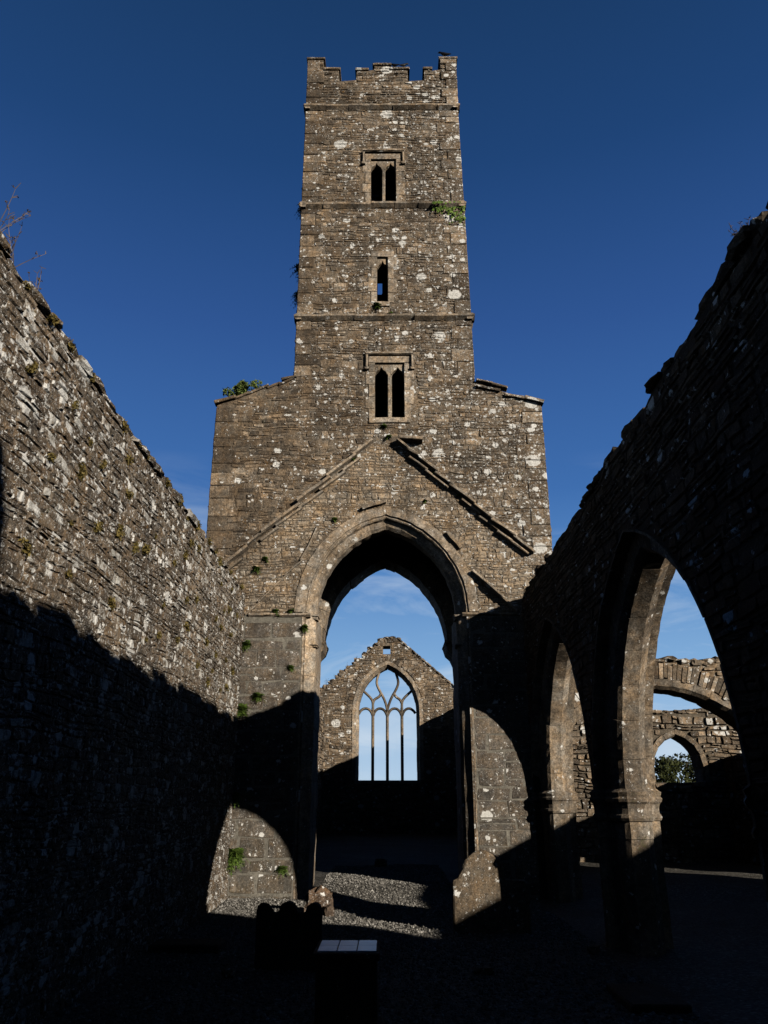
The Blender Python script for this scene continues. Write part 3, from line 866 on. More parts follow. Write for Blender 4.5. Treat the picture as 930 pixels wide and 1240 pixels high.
# ================================================================== CHANCEL: east gable with traceried window
YE = 36.0
FE = Frame((0, YE, 0), (1, 0, 0), (0, 0, 1), (0, -1, 0))
ge = thing('chancel_gable', 'distant sunlit gable wall with a large four-light traceried window, seen through the arch', 'gable wall', (0, YE, 0))
AE = Arch(-.05, 1.29, 5.28, 1.90, 2.31)
sl = ragged((-3.2, 6.0), (-1.16, 7.66), .3, .06, 4)
sr = [(.45, 8.46), (.62, 8.36), (3.1, 6.16)]
outE = [(-3.8, -.2), (3.8, -.2), (3.8, 5.6), (3.45, 5.85), (3.1, 6.14)] + sr[::-1][1:] + [(.3, 8.5), (-.02, 8.52), (-.35, 8.47), (-.45, 8.4), (-.62, 8.25), (-.68, 8.1), (-1.0, 7.95), (-1.05, 7.75)] + sl[::-1][1:] + [(-3.3, 5.95), (-3.8, 5.9)]
winE = AE.loop(.24)[1:-1]; winE = [(AE.uc-AE.w-.24, 2.31)]+winE+[(AE.uc+AE.w+.24, 2.31)]
sq = arect(-.26, 7.78, .08, 8.16)
mb = MB(); prism(mb, FE, outE, [winE, sq], -.012, -.9, 0)
wr_ = [(AE.uc-AE.w-.28, 2.2)]+AE.loop(.28)[1:-1]+[(AE.uc+AE.w+.28, 2.2)]
rubble(mb, FE, region(outE, [wr_, arect(-.3, 7.74, .12, 8.2)]), -.2, 8.55, hr=(.07, .18), wr=(.12, .45), relief=.035, gap=.014, warp=.035, edge=.02, back=-.02)
for i in range(13):
    t = i/12; rock(mb, (.5+2.65*t, YE+.3, 8.42-2.28*t+.02), (.3, .7, .1), 1, tilt=.72, rough=.1)
for i in range(16):
    t = i/15; rock(mb, (-3.15+2.0*t, YE+.3, 6.02+1.64*t+random.uniform(-.05, .08)), (random.uniform(.15, .35), .6, random.uniform(.12, .25)), 1, rough=.2)
for i in range(7): rock(mb, (-1.05+i*.24, YE+.35, [7.8, 8.05, 8.22, 8.47, 8.52, 8.53, 8.48][i]), (.34, .7, .14), 1, tilt=random.uniform(-.2, .2), rough=.2)
# rough relieving voussoirs over the window
ring(mb, FE, AE, [(.52, -.03), (.30, -.05), (.30, .2), (.52, .2)], blk=.13, do=('arc',), gap=.02, mi=1, jit=.02)
mb.build('wall', [M_emort, M_east], ge)
mb = MB()
profE = [(.28, -.03), (.12, -.03), (.10, .06), (.0, .28), (.0, .75), (.14, .9), (.28, .9)]
ring(mb, FE, AE, profE, blk=.4, jamb_blk=.45, mi=0, v0=2.31)
wE = mb.build('window', [M_dress], ge); tag(wE, 'large pointed window opening with chamfered stone frame')
block_mb = MB(); block(block_mb, FE, -1.5, 1.4, 2.15, 2.30, -.85, .03, 0); block_mb.build('sill', [M_dress], wE)
# tracery
def c8(x, y):
    # curve points given in a plain drawing grid, converted to metres in the window plane
    return ((x-440)*.00835-.05, 5.28-(y-860+ -0)*.0  if False else 7.18-(y-572)*.00834)
def ribbon(mb, F, pts, w, d0, d1, mi=0):
    pts = np.array(pts, float)
    # smooth (Chaikin)
    for _ in range(2):
        if len(pts) > 2:
            q = [pts[0]]
            for i in range(len(pts)-1): q += [pts[i]*.75+pts[i+1]*.25, pts[i]*.25+pts[i+1]*.75]
            q.append(pts[-1]); pts = np.array(q)
    n = len(pts); T = np.gradient(pts, axis=0); T /= np.linalg.norm(T, axis=1)[:, None]+1e-9
    Nn = np.stack([-T[:, 1], T[:, 0]], 1); dm = (d0+d1)/2
    sec = [(w/2, dm-.03), (w/2, dm+.03), (w*.18, d1), (-w*.18, d1), (-w/2, dm+.03), (-w/2, dm-.03), (-w*.18, d0), (w*.18, d0)]
    P = []
    for p, q in zip(pts, Nn):
        for (a, d) in sec: P.append((p[0]+q[0]*a, p[1]+q[1]*a, d))
    fs = [(i*8+j, i*8+(j+1) % 8, (i+1)*8+(j+1) % 8, (i+1)*8+j) for i in range(n-1) for j in range(8)]
    fs += [tuple(range(8)), tuple((n-1)*8+j for j in range(8))]
    mb.add(F.P(P), fs, mi)
D0, D1 = -.60, -.36
for x in (360, 438, 517):
    u = c8(x, 0)[0]; mb = MB(); ribbon(mb, FE, [(u, 2.28), (u, 5.42 if x != 438 else 5.55)], .135, D0, D1); mb.build('mullion', [M_arch], wE)
mb = MB()
tr = [
 [(283, 815), (296, 793), (322, 783), (347, 795), (360, 828)], [(360, 828), (373, 795), (398, 783), (424, 795), (438, 828)],
 [(438, 828), (452, 795), (477, 783), (503, 795), (517, 828)], [(517, 828), (530, 795), (555, 783), (578, 795), (590, 812)],
 [(360, 800), (360, 752), (350, 732), (325, 708), (304, 690)], [(360, 760), (366, 738), (398, 722), (404, 700)],
 [(517, 800), (517, 752), (528, 732), (553, 708), (573, 690)], [(517, 760), (508, 738), (480, 722), (476, 700)],
 [(438, 800), (432, 765), (416, 725), (395, 690), (379, 655), (382, 628), (393, 594)],
 [(438, 800), (446, 765), (462, 725), (484, 690), (499, 655), (496, 628), (485, 594)],
]
for k, c in enumerate(tr): ribbon(mb, FE, [c8(*p) for p in c], .115, D0+.004*k, D1+.004*k)
mb.build('tracery', [M_arch], wE)

# chancel side walls
for (x0, x1, top, nm, lab, sd) in ((-3.75, -2.87, 5.7, 'chancel_wall', 'left side wall of the chancel, broken along its top, glimpsed beyond the arch', 1), (3.05, 3.9, 5.4, 'chancel_wall', 'right side wall of the chancel, all in shade beyond the arch', -1)):
    t_ = thing(nm, lab, 'wall', ((x0+x1)/2, 27, 0))
    Fc = Frame((x1 if sd > 0 else x0, 0, 0), (0, 1, 0), (0, 0, 1), (sd, 0, 0))
    tp = ragged((18.32, top), (35.97, top), .4, .07, 21 if sd > 0 else 22)
    oc = [(18.32, -.2), (35.97, -.2)]+tp[::-1]
    mb = MB(); prism(mb, Fc, oc, [], -.04, -.82, 0); rubble(mb, Fc, [oc], -.2, top, hr=(.1, .22), wr=(.2, .6), relief=.04)
    mb.build('wall', [M_mort, M_east], t_)

# ================================================================== SOUTH AISLE / TRANSEPT walls
aw = thing('aisle_arch_wall', 'low sunlit wall with a wide round arch crossing the side aisle, behind the near pillar', 'wall', (5.6, 15, 0))
AA = Arch(5.0, 2.28, 1.27, 2.28, -.2)
AA.c = 0.02; AA.R = 2.30
FA = Frame((0, 15.0, 0), (1, 0, 0), (0, 0, 1), (0, -1, 0))
topA = ragged((3.45, 4.05), (8.45, 4.12), .3, .04, 31)
def outA(a):
    arcp = [p for p in AA.loop(a, 40)[1:-1] if p[0] > 3.47]
    return [(3.45, arcp[0][1]-.03)]+arcp+[(AA.uc+AA.w+a, -.2), (8.45, -.2)]+topA[::-1]
mb = MB(); prism(mb, FA, outA(.16), [], -.02, -.7, 0)
rubble(mb, FA, [outA(.50)], -.2, 4.1, hr=(.06, .14), wr=(.10, .34), relief=.03, back=-.03)
for sd, tl in ((-1, (.46, 1)), (1, (0, 1))):
    ring(mb, FA, AA, [(.48, -.035), (.19, -.025), (.19, .2), (.48, .2)], blk=.075, do=('arc',), gap=.012, mi=1, jit=.018, sides=(sd,), tlim=tl)
for i in range(20): rock(mb, (3.6+i*.25, 15.25, 4.1+random.uniform(-.03, .03)), (.28, .5, .12), 1, rough=.2)
mb.build('wall', [M_emort, M_east], aw)
mb = MB()
for sd, tl in ((-1, (.46, 1)), (1, (0, 1))): ring(mb, FA, AA, [(.19, -.035), (.06, -.035), (.0, .04), (.0, .6), (.06, .68), (.19, .68)], blk=.36, jamb_blk=.4, sides=(sd,), tlim=tl, do=('arc', 'jamb') if sd > 0 else ('arc',))
mb.build('arch', [M_arch], aw)

bw = thing('transept_wall', 'sunlit rubble wall with a small pointed opening, farthest wall seen through the near arcade arch', 'wall', (8, 21, 0))
AB = Arch(7.36, .60, 2.35, .78, 2.0)
FB = Frame((0, 21, 0), (1, 0, 0), (0, 0, 1), (0, -1, 0))
topB = ragged((3.95, 3.72), (12.0, 3.78), .3, .05, 41)
oB = [(3.95, -.2), (12.0, -.2)]+topB[::-1]
hB = lambda a: [(AB.uc-AB.w-a, 2.0)]+AB.loop(a)[1:-1]+[(AB.uc+AB.w+a, 2.0)]
mb = MB(); prism(mb, FB, oB, [hB(.12)], -.03, -.7, 0)
rubble(mb, FB, region(oB, [hB(.16)]), -.2, 3.8, hr=(.09, .2), wr=(.16, .45), relief=.05)
for i in range(28): rock(mb, (4.1+i*.29, 21.25, 3.75+random.uniform(-.03, .03)), (.3, .5, .12), 1, rough=.2)
mb.build('wall', [M_mort, M_east], bw)
mb = MB(); ring(mb, FB, AB, [(.16, -.03), (.04, -.03), (.0, .05), (.0, .6), (.16, .69)], blk=.3, jamb_blk=.3); mb.build('arch', [M_arch], bw)

ow_ = thing('aisle_outer_wall', 'low ruined outer wall of the side aisle, hidden in shade beyond the arcade', 'wall', (8.8, 8, 0))
FO = Frame((8.5, 0, 0), (0, 1, 0), (0, 0, 1), (-1, 0, 0))
oo = [(-3, -.2), (14.9, -.2), (14.9, 2.3), (16.7, 2.3), (16.7, -.2), (20.95, -.2), (20.95, 2.6), (16.8, 2.8), (14.7, 3.0), (13, 3.5), (11, 3.72), (8, 3.74), (5, 3.64), (2.3, 3.60), (1.6, 3.70), (1.1, 4.4), (.3, 5.0), (-.2, 5.6), (-3, 6)]
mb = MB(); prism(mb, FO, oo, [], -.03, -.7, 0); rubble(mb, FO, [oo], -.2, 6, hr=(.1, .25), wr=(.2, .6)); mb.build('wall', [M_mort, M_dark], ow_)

# ================================================================== GROUND
def gz(x, y):
    t = min(1, max(0, (y-14.9)/1.6)); t = t*t*(3-2*t)
    return .16*t
def gxy(x, y): return gz(x, y)+.02*math.sin(x*1.3+y*.7)*math.sin(y*.9-x*.4) if -3 < x < 3 else gz(x, y)
mb = MB()
xs = np.concatenate([[-900, -300, -100, -40, -15], np.arange(-6, 12.01, .4), [20, 50, 120, 300, 900]])
ys = np.concatenate([[-600, -100, -30, -10], np.arange(-4, 40.01, .4), [50, 80, 150, 400, 1500]])
P = [(x, y, gz(x, y)+(.012*math.sin(x*2.1+y*1.3)+.01*math.sin(y*3.3-x)) ) for x in xs for y in ys]
ny = len(ys)
mb.add(P, [(i*ny+j, (i+1)*ny+j, (i+1)*ny+j+1, i*ny+j+1) for i in range(len(xs)-1) for j in range(ny-1)])
g = mb.build('ground', [M_ground], smooth=True); tag(g, 'grey gravel floor of the ruined nave', kind='structure')
# loose gravel
n = 42000
px = rng.uniform(-2.75, 2.5, n); py = 5.5+rng.uniform(0, 1, n)**.8*14.5
keep = (py < 15) | (np.abs(px+.05) < 1.2); px, py = px[keep], py[keep]; n = len(px)
t = np.clip((py-14.9)/1.6, 0, 1); pz = .16*t*t*(3-2*t)+.012*np.sin(px*2.1+py*1.3)+.01*np.sin(py*3.3-px)
octa = np.array([(1, 0, 0), (.2, 1, 0), (-1, .2, 0), (-.1, -1, 0), (.1, .1, 1), (-.1, .1, -1)], float)
size = rng.uniform(.008, .024, (n, 1, 1))*rng.uniform(.6, 1.3, (n, 1, 3))
V = octa[None]*(1+rng.normal(0, .22, (n, 6, 3)))*size
th = rng.uniform(0, 6.28, n); c, s = np.cos(th)[:, None], np.sin(th)[:, None]
V = np.stack([V[..., 0]*c-V[..., 1]*s, V[..., 0]*s+V[..., 1]*c, V[..., 2]*.75], 2)+np.stack([px, py, pz+.004], 1)[:, None]
mb = MB(); mb.grid(V, [(0, 1, 4), (1, 2, 4), (2, 3, 4), (3, 0, 4), (1, 0, 5), (2, 1, 5), (3, 2, 5), (0, 3, 5)])
gr = mb.build('gravel', [M_peb]); tag(gr, 'loose grey gravel scattered over the nave floor', kind='stuff')

# ================================================================== GRAVE MARKERS
def slabstone(name, label, cat, outline, y, th, mat, lean=0., group=None, yaw=0., rough=.004):
    """upright stone with outline in (x,z), front at y; worn rounded arris"""
    xs_ = [p[0] for p in outline]; cx = (min(xs_)+max(xs_))/2
    o_ = [(p[0]-cx, p[1]) for p in outline]
    n = len(o_); cen = np.array([0, .45])
    rings = []
    for (dd, k) in ((0, .93), (-.012, .975), (-.03, 1.0), (-th+.03, 1.0), (-th+.012, .975), (-th, .93)):
        q = []
        for (x, z) in o_:
            v = np.array([x, z])-cen; L = np.linalg.norm(v)
            v = v*(L-(1-k)*.4)/max(L, .01)
            q.append((v[0]+cen[0]+random.gauss(0, rough), v[1]+cen[1]+random.gauss(0, rough), dd))
        rings += q
    F_ = Frame((0, 0, 0), (1, 0, 0), (0, 0, 1), (0, -1, 0))
    # F_.P uses (u,v,d): d positive toward viewer
    fs = [(k*n+i, k*n+(i+1) % n, (k+1)*n+(i+1) % n, (k+1)*n+i) for k in range(5) for i in range(n)]
    tris = tessellate_polygon([[Vector((p[0], p[1], 0)) for p in rings[:n]]])
    fs += [tuple(t) for t in tris]+[tuple(5*n+i for i in t) for t in tris]
    mb = MB(); mb.add(F_.P(rings), fs)
    o = mb.build(name, [mat]); o.location = (cx, y, 0); o.rotation_euler = (lean, 0, yaw)
    return tag(o, label, cat, group)
def arc(cx, cz, r, a0, a1, n=10, rz=None):
    rz = rz or r
    return [(cx+r*math.cos(R(a0+(a1-a0)*i/n)), cz+rz*math.sin(R(a0+(a1-a0)*i/n))) for i in range(n+1)]
oA = [(.91, -.15), (2.01, -.15), (2.01, .50), (1.96, .55), (1.78, .56), (1.68, .57)] + arc(1.36, .60, .31, 5, 165, 14, .345) + [(1.04, .66), (1.0, .57), (.93, .55), (.91, .5)]
slabstone('headstone', 'lichen-spotted round-headed headstone, half sunlit, standing against the foot of the right pier', 'headstone', [(x*.931, z*.931+(1.7-1.7*.931) if z > 0 else z) for x, z in oA], 11.55, .14, M_tomb, lean=-.05)
oL = [(-1.40, -.15), (-.71, -.15), (-.71, .54)] + arc(-.79, .545, .078, 0, 150, 7, .085) + arc(-.915, .60, .07, -20, -150, 6) [1:] + arc(-1.07, .535, .105, 20, 160, 9, .105) + arc(-1.20, .59, .06, -40, -150, 6)[1:] + arc(-1.335, .55, .07, 40, 180, 7, .075)
slabstone('headstone', 'small black headstone with a three-lobed scrolled top, silhouetted before the sunlit gravel', 'headstone', oL, 9.2, .11, M_tombdark, lean=-.02)
# plinth with tiled top
pt = thing('tomb_plinth', 'dark plinth with a top of pale square tiles tinted like reflected sky, nearest thing to the viewer', 'plinth', (-.32, 6.68, 0))
mb = MB(); Fp = Frame((0, 6.42, 0), (1, 0, 0), (0, 0, 1), (0, -1, 0))
block(mb, Fp, -.53, -.09, -.1, .575, -.52, .0, 0, be=.01); block(mb, Fp, -.58, -.04, -.1, .10, -.57, .05, 0, be=.015)
mb.build('body', [M_tombdark], pt)
mb = MB(); block(mb, Fp, -.55, -.07, .576, .625, -.54, .02, 0, be=.008, jit=.001); mb.build('slab', [M_tombdark], pt)
Ft = Frame((0, 6.44, .622), (1, 0, 0), (0, 1, 0), (0, 0, 1))
for i in range(3):
    for j in range(2):
        mb = MB(); block(mb, Ft, -.525+i*.145, -.525+i*.145+.14, .02+j*.225, .02+j*.225+.22, .0, .012+random.uniform(0, .001), 0, be=.003, jit=.0008)
        mb.build('tile', [M_tile], pt)
# rock
mb = MB(); rock(mb, (-1.08, 13.25, .10), (.36, .2, .46), 0, rotz=.2, tilt=.1, rough=.2, n=4); rock(mb, (-.90, 13.0, .04), (.14, .14, .22), 0, rotz=.5)
M_rock = stone_mat('red_brown_stone', [(.13,.095,.07)]*5, white=.5, wscale=9, orange=.3, speck=.4, streak=.2)
tag(mb.build('boulder', [M_rock]), 'stubby reddish-brown stone stuck in the sunlit gravel before the arch', 'stone')
mb = MB(); rock(mb, (-.19, 19.6, .22), (.26, .2, .24), 0, rough=.06)
tag(mb.build('stone_block', [M_tomb]), 'small squared stone lying on the floor beyond the crossing arch', 'stone')
mb = MB(); Fs_ = Frame((0, 0, 0), (1, 0, 0), (0, 1, 0), (0, 0, 1)); block(mb, Fs_, -2.75, -1.95, 10.1, 10.55, -.1, .09, 0, be=.015)
tag(mb.build('grave_slab', [M_tombdark]), 'flat dark grave slab lying by the foot of the left wall', 'grave slab')
mb = MB(); block(mb, Fs_, 2.0, 2.5, 7.5, 8.3, -.1, .07, 0, be=.015, rot=0)
tag(mb.build('grave_slab', [M_tombdark]), 'flat dark grave slab lying at the foot of the right pillar wall', 'grave slab')
for i, (x, y, lab) in enumerate(((.95, 9.0, 'small pale stone lying on the dark gravel at lower right'), (2.35, 10.2, 'pale pebble-sized stone beside the foot of the near pillar'), (-1.6, 8.9, 'small grey stone beside the three-lobed headstone'))):
    mb = MB(); rock(mb, (x, y, .03), (.18, .1, .09), 0, rough=.2, rotz=i)
    tag(mb.build('loose_stone', [M_tomb]), lab, 'stone')

# ================================================================== PLANTS
def leaf_cloud(mb, c, rad, n, size, mi=0, up=.3, seed=0, shell=.35):
    r = np.random.default_rng(seed)
    d = r.normal(0, 1, (n, 3)); d /= np.linalg.norm(d, axis=1)[:, None]
    p = d*(shell+(1-shell)*r.uniform(0, 1, (n, 1))**.5)*np.array(rad)+np.array(c)
    a = r.normal(0, 1, (n, 3)); a[:, 2] += up; a /= np.linalg.norm(a, axis=1)[:, None]
    b = np.cross(a, r.normal(0, 1, (n, 3))); b /= np.linalg.norm(b, axis=1)[:, None]
    s = size*r.uniform(.5, 1.3, (n, 1))
    nrm = np.cross(a, b)
    V = np.stack([p-a*s, p+b*s*.42+nrm*s*.1, p+a*s, p-b*s*.42+nrm*s*.1], 1)
    mb.grid(V, [(0, 1, 2, 3)], mi)
def fern_mesh(mb, c, s, n, out=(0, -1, 0), seed=0, droop=.5, leaf=.16):
    """fronds arching out of the masonry, each with paired leaflets"""
    r = random.Random(seed); out = np.array(out, float)
    side = np.cross(out, (0, 0, 1))
    for k in range(n):
        ang = r.uniform(-1.3, 1.3); el = r.uniform(-.7, 1.0)
        d = out*math.cos(ang)*.8+side*math.sin(ang)+np.array([0, 0, el]); d /= np.linalg.norm(d)
        L = s*r.uniform(.5, 1.1); p = np.array(c, float)-out*.02
        m = 6
        w0 = np.cross(d, (0, 0, 1)); w0 /= np.linalg.norm(w0)+1e-6; w0 *= .0035
        cr_ = [p+d*L*t+np.array([0, 0, -droop*L*t*t]) for t in (0, .33, .66, 1)]
        mb.add([c_+sg*w0 for c_ in cr_ for sg in (-1, 1)], [(0, 1, 3, 2), (2, 3, 5, 4), (4, 5, 7, 6)])
        for i in range(m):
            t = (i+.5)/m
            q = p+d*L*t+np.array([0, 0, -droop*L*t*t])
            w = np.cross(d, (0, 0, 1)); w /= np.linalg.norm(w)+1e-6
            ls = s*leaf*(1.1-t)*r.uniform(.8, 1.3)+.006
            for sg in (-1, 1):
                tip = q+w*sg*ls*1.9+d*ls*.7+np.array([0, 0, r.uniform(-.3, .3)*ls])
                mid = (q+tip)/2
                mb.add([q, mid+d*ls*.5, tip, mid-d*ls*.5], [(0, 1, 2, 3)])
def fern(name, label, c, s, n, out=(0, -1, 0), mat=None, cat='fern', group=None, seed=0, **k):
    mb = MB(); fern_mesh(mb, c, s, n, out, seed, **k)
    o = mb.build(name, [mat or M_fern])
    # move the origin to the root
    co = np.empty(len(o.data.vertices)*3); o.data.vertices.foreach_get('co', co); co = co.reshape(-1, 3)-np.array(c); o.data.vertices.foreach_set('co', co.ravel()); o.location = c
    return tag(o, label, cat, group)
W = 14.97
FERNS = [
 (-2.84, 3.20, .24, 46, 'large green fern in the corner of left wall and tower, just above the shadow line'),
 (-2.45, 3.44, .16, 26, 'spreading fern on the left pier just above the slanting shadow edge'),
 (-2.72, 4.42, .15, 26, 'fern growing in the left corner midway up the tall pier'),
 (-2.62, 5.92, .13, 20, 'small fern on rubble low beside the left end of the old roof line'),
 (-2.45, 6.12, .10, 16, 'small fern just above another near the left end of the old roof line'),
 (-2.2, 5.07, .10, 22, 'fern sitting on the left impost band'),
 (-1.9, 5.07, .09, 16, 'small fern on the left impost band nearest the arch'),
 (-1.62, 4.75, .12, 26, 'green fern hanging on the left arch jamb below its capital'),
 (-1.85, 3.98, .10, 16, 'lone small fern in the middle of the left pier ashlar'),
 (-2.70, .74, .26, 80, 'large bright green fern low in the corner of the left pier'),
 (-1.86, .50, .13, 26, 'small bright fern near the foot of the left pier beside a crack'),
 (-2.76, 1.70, .16, 24, 'fern at the top of the sunlit patch in the left corner'),
 (-.24, 12.03, .13, 30, 'tuft growing under the sill of the single middle window'),
 (-.10, 9.03, .10, 24, 'tuft growing under the sill of the lowest tower window'),
 (.0, 8.78, .11, 20, 'tuft hanging below the lowest window where the roof line would meet'),
 (-.72, 8.32, .11, 22, 'tuft under the upper end of the left slanting slabs'),
 (.95, 8.0, .10, 16, 'tuft beneath the right slanting slabs near their top'),
 (-1.1, 6.95, .09, 16, 'tuft above the left shoulder of the big arch ring'),
 (1.45, 7.45, .09, 14, 'tuft on the right slanting slabs halfway down'),
 (.75, 7.35, .08, 12, 'tuft above the crown of the big arch to its right'),
 (.05, 11.8, .10, 16, 'tuft on the lowest string course of the tower, right of centre'),
]
for i, (x, z, s, n, lab) in enumerate(FERNS):
    fern('fern', lab, (x if x > -2.78 else -2.76, W, z), s*1.2, int(n*1.2), seed=i, group='ferns rooted in the tower masonry')
# side plants hanging from the tower's left flank
for i, (z, s) in enumerate(((15.35, .26), (13.55, .30), (12.75, .26))):
    fern('hanging_plant', ['dark plant sprouting from the tower left edge in the top stage', 'dark plant sprouting from the tower left edge in the middle stage', 'lowest dark plant trailing down the tower left edge'][i],
         (-2.06, 15.6, z), s, 34, out=(-1, 0, 0), seed=50+i, cat='plant', group='plants on the tower flank', droop=.8)
# ivy
mb = MB(); r_ = random.Random(4)
for k in range(170):
    x = 1.05+r_.random()*.75; z = 14.80-abs(r_.gauss(0, .10))-(r_.random()**2*.75 if x > 1.35 else 0)*(x-1.1)
    a = r_.uniform(0, 6.28); s = r_.uniform(.015, .04)
    y = 14.955-r_.random()*.04-(.1 if z > 14.74 else 0)
    mb.add([(x+s*math.cos(a+q*1.57), y+r_.uniform(-.01, .01), z+s*math.sin(a+q*1.57)) for q in range(4)], [(0, 1, 2, 3)])
tag(mb.build('ivy', [M_fern]), 'ivy trailing from the right end of the middle string course', 'ivy')
# shrub on the left shoulder
sh = thing('shrub', 'rounded green bush growing on the left shoulder of the tower base', 'bush', (-3.2, 15.25, 9.72))
mb = MB(); r_ = random.Random(2)
for k in range(17): leaf_cloud(mb, (-3.12+r_.gauss(0, .12), 15.12+r_.gauss(0, .1), 10.04+r_.gauss(0, .11)), (.12, .12, .10), 90, .042, seed=k)
mb.build('foliage', [M_bush], sh)
mb = MB()
for k in range(6):
    x = -3.2+r_.uniform(-.2, .2); mb.add([(-3.21, 15.28, 9.66), (-3.19, 15.28, 9.66), (x+.006, 15.3, 10.0), (x-.006, 15.3, 10.0)], [(0, 1, 2, 3)])
mb.build('stem', [M_wood], sh)
# dry mossy tufts all over the left wall
TP = []
r_ = random.Random(77)
while len(TP) < 64:
    y = r_.uniform(4.8, 14.6); z = r_.uniform(3.3, 5.4) if r_.random() < .7 else 5.38
    if all(math.dist((y, z), q) > .32 for q in TP): TP.append((y, z))
protos = []
for k in range(4):
    mb = MB(); leaf_cloud(mb, (0, 0, 0), (.07, .11, .07), 110, .028, seed=200+k, shell=.1); fern_mesh(mb, (0, 0, 0), .10, 8, (1, 0, 0), seed=k, leaf=.13)
    protos.append(mb.build('moss_tuft', [M_tuft]))
for i, (y, z) in enumerate(TP):
    o = protos[i] if i < 4 else protos[i % 4].copy()
    if i >= 4: COL.objects.link(o)
    o.location = (XL+.02, y, z+.02); s = r_.uniform(.35, .95); o.scale = (s*.8, s, s*.9); o.rotation_euler = (r_.uniform(0, 6), 0, 0)
    tag(o, 'dry brown-green tuft of moss and fern rooted in the left wall', 'moss', 'tufts rooted in the left nave wall')
# dead stalks on wall tops
def stalks(name, label, c, h, n, seed, lean=(0, 0)):
    r = random.Random(seed); mb = MB()
    def seg(p, q, w):
        p, q = np.array(p), np.array(q); d = q-p; s1 = np.cross(d, (0, 1, .2)); s1 = s1/np.linalg.norm(s1)*w; s2 = np.cross(d, s1); s2 = s2/np.linalg.norm(s2)*w
        mb.add([p-s1, p+s1*.5+s2, p+s1*.5-s2, q-s1*.6, q+s1*.3+s2*.6, q+s1*.3-s2*.6], [(0, 1, 4, 3), (1, 2, 5, 4), (2, 0, 3, 5)])
    for k in range(n):
        p = np.array([r.uniform(-.01, .01), r.uniform(-.01, .01), -.03]); d = np.array([r.uniform(-.35, .45)+lean[0], r.uniform(-.5, .5)+lean[1], 1.]); L = h*r.uniform(.5, 1)
        for i in range(5):
            q = p+d*L/5; seg(p, q, .0045*(1-i*.13)); d = d+np.array([r.uniform(-.15, .15), r.uniform(-.15, .15), 0])
            if i > 1:
                for _ in range(2):
                    b = q+np.array([r.uniform(-.5, .5), r.uniform(-.5, .5), r.uniform(.1, .6)])*L*.22; seg(q, b, .003)
                    if r.random() < .6: leaf_cloud(mb, b, (.012, .012, .012), 5, .010, seed=r.randrange(9999))
            p = q
    o = mb.build(name, [M_weed]); o.location = c
    return tag(o, label, 'weed', 'dead weeds on the wall tops')
stalks('dead_weed', 'tallest dead weed on the left wall top at the edge of the photo', (XL-.05, 4.62, 5.5), .50, 5, 1, (.2, 0))
stalks('dead_weed', 'branching dead weed on the left wall top, second from the photo edge', (XL-.05, 4.95, 5.48), .42, 4, 2, (.15, 0))
stalks('dead_weed', 'shorter dead weed on the left wall top with dark seed heads', (XL-.05, 5.35, 5.46), .34, 4, 3, (.1, 0))
stalks('dead_weed', 'dead weed tuft on the dark right wall top near the photo edge', (XR+.05, 4.85, 5.55), .22, 8, 4, (-.4, 0))
for i, (x, z) in enumerate(((-2.9, 6.3), (-2.45, 6.65), (-1.95, 7.05), (-1.5, 7.45))):
    stalks('dead_weed', ['lowest weed on the left slope of the distant gable', 'weed on the left slope of the distant gable, second from the bottom', 'weed on the left slope of the distant gable, third from the bottom', 'highest weed on the left slope of the distant gable'][i], (x, YE+.3, z), .45, 5, 10+i)
# bush tree behind the transept wall
tr_ = thing('bushy_tree', 'dark evergreen tree seen through the small pointed opening of the transept wall', 'tree', (11.0, 31, 0))
mb = MB(); r_ = random.Random(6)
for k in range(60):
    a = r_.uniform(0, 6.28); rr = r_.random()**.5*2.2; leaf_cloud(mb, (11.0+rr*math.cos(a), 31+rr*math.sin(a), 2.2+r_.uniform(-.9, .9)*(1-rr/3.2)+.25*math.sin(k)), (.42, .42, .34), 110, .085, seed=600+k)
mb.build('crown', [M_ever], tr_)
mb = MB(); P = []
for i, (z, rr, x) in enumerate(((-.1, .2, 0), (.8, .15, .03), (1.6, .11, .1), (2.4, .07, .12), (2.9, .03, .2))):
    for q in range(8): P.append((11+x+rr*math.cos(q*.785), 31+rr*math.sin(q*.785), z))
mb.add(P, [(i*8+q, i*8+(q+1) % 8, (i+1)*8+(q+1) % 8, (i+1)*8+q) for i in range(4) for q in range(8)])
mb.build('trunk', [M_wood], tr_)

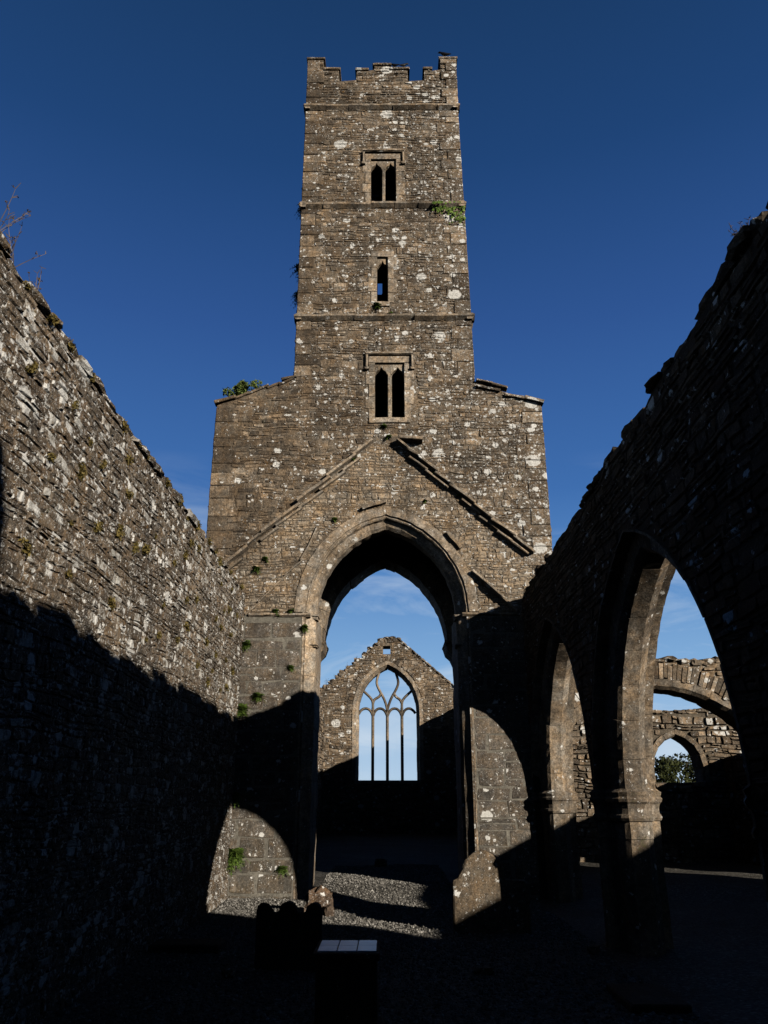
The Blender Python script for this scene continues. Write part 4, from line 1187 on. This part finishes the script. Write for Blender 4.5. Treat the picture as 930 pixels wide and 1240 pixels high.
# ================================================================== BIRDS
def bird(label, c, s, yaw):
    t = thing('crow', label, 'bird', c, 'crows on the tower battlements')
    mb = MB(); n = 8
    st = [(-.5, .0, .02), (-.42, .03, .05), (-.25, .05, .09), (-.05, .10, .14), (.1, .17, .145), (.2, .26, .11), (.26, .34, .085), (.33, .38, .085), (.39, .375, .055), (.42, .37, .03)]
    P = []
    for (x, z, r) in st:
        for q in range(n): P.append((x, r*.85*math.cos(q*2*math.pi/n), z+.18+r*math.sin(q*2*math.pi/n)))
    fs = [(i*n+q, i*n+(q+1) % n, (i+1)*n+(q+1) % n, (i+1)*n+q) for i in range(len(st)-1) for q in range(n)]+[tuple(range(n)), tuple((len(st)-1)*n+q for q in range(n))]
    def place(P):
        P = np.array(P)*s; cz, sz = math.cos(yaw), math.sin(yaw)
        return P @ np.array([[cz, -sz, 0], [sz, cz, 0], [0, 0, 1]]).T+np.array(c)
    mb.add(place(P), fs); mb.build('body', [M_bird], t, smooth=True)
    for q in (-1, 1):
        mb = MB(); mb.add(place([(.02, q*.05-.012, .0), (.044, q*.05-.012, 0), (.044, q*.05+.012, 0), (.02, q*.05+.012, 0), (.02, q*.05-.012, .2), (.044, q*.05-.012, .2), (.044, q*.05+.012, .2), (.02, q*.05+.012, .2),]), [(0, 1, 5, 4), (1, 2, 6, 5), (2, 3, 7, 6), (3, 0, 4, 7), (0, 3, 2, 1)])
        mb.build('leg', [M_beak], t)
    mb = MB(); mb.add(place([(.41, -.02, .56), (.41, .02, .56), (.41, 0, .52), (.54, 0, .535)]), [(0, 1, 3), (1, 2, 3), (2, 0, 3), (0, 2, 1)]); mb.build('beak', [M_beak], t)
bird('black crow perched on the right corner turret of the tower', (1.46, 14.995, 19.525), .36, 2.9)
bird('black crow perched on the stepped merlon just right of the tower centre', (.17, 14.99, 19.175), .28, 2.8)
bird('black crow on the outer step of the merlon right of the tower centre', (.42, 14.99, 19.175), .28, .25)

# ================================================================== LIGHT, SKY, CAMERA
sun_dir = Vector((1, -1.13, .452)).normalized()
sd = bpy.data.lights.new('sun', 'SUN'); so = bpy.data.objects.new('sun', sd); COL.objects.link(so)
sd.energy = 5.0; sd.angle = R(.53); sd.color = (1.0, .90, .77)
so.rotation_euler = sun_dir.to_track_quat('Z', 'Y').to_euler(); so.location = (12, -14, 12)

w = bpy.data.worlds.new('World'); SC.world = w; w.use_nodes = True
nt = w.node_tree; nt.nodes.clear(); N = NT(nt)
sky = N.n('ShaderNodeTexSky', sky_type='NISHITA'); sky.sun_disc = False
sky.sun_elevation = math.asin(sun_dir.z); sky.sun_rotation = math.atan2(sun_dir.x, sun_dir.y)
sky.air_density = 1.0; sky.dust_density = .3; sky.ozone_density = 2.5; sky.altitude = 100
tc = N.n('ShaderNodeTexCoord').outputs['Generated']
hs = N.n('ShaderNodeHueSaturation'); hs.inputs['Saturation'].default_value = 1.1; N.put(hs.inputs['Color'], sky.outputs[0])
sp = N.n('ShaderNodeSeparateXYZ'); N.put(sp.inputs[0], tc)
# wispy low cloud
mp = N.n('ShaderNodeMapping'); mp.inputs['Scale'].default_value = (1.2, 1.2, 5.5); mp.inputs['Rotation'].default_value = (0, R(8), 0); N.put(mp.inputs[0], tc)
cn = N.noise(mp.outputs[0], 3.2, 7, .6, .6)
cl = N.math('MULTIPLY', N.rng(cn.outputs[0], .45, .70), N.rng(sp.outputs[2], .40, .16))
cl = N.math('MULTIPLY', cl, .75)
# grade the physical sky towards deep blue; unseen zenith and sides dimmed to deepen shadows
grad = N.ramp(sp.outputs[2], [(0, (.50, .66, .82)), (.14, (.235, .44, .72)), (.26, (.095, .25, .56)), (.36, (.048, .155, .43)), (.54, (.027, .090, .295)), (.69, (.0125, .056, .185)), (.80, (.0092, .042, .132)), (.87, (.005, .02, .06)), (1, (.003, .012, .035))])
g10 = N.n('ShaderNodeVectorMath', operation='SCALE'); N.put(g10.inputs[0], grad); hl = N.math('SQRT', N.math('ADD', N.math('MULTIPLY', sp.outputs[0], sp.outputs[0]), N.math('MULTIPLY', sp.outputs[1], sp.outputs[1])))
N.put(g10.inputs['Scale'], N.rng(N.math('DIVIDE', sp.outputs[1], N.math('MAXIMUM', hl, .01)), .2, .8, 1.6, 12.5))  # sky dimmed away from the view direction to deepen shadows
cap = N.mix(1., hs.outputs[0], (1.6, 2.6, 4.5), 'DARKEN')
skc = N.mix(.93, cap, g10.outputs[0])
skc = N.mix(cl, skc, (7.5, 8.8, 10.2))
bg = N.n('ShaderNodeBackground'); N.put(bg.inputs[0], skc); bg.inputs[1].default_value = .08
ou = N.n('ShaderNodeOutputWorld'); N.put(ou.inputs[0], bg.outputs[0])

F_px = 950.0
cam = bpy.data.cameras.new('camera'); co = bpy.data.objects.new('camera', cam); COL.objects.link(co)
cam.sensor_fit = 'VERTICAL'; cam.sensor_height = 36; cam.lens = F_px/1240*36
cam.clip_start = .05; cam.clip_end = 4000
co.location = (0, 0, 1.7); co.rotation_euler = (R(90+19.852), 0, R(.34))
SC.camera = co
SC.view_settings.view_transform = 'Standard'; SC.view_settings.look = 'None'; SC.view_settings.exposure = 0; SC.view_settings.gamma = 1
SC.cycles.max_bounces = 3; SC.cycles.diffuse_bounces = 0
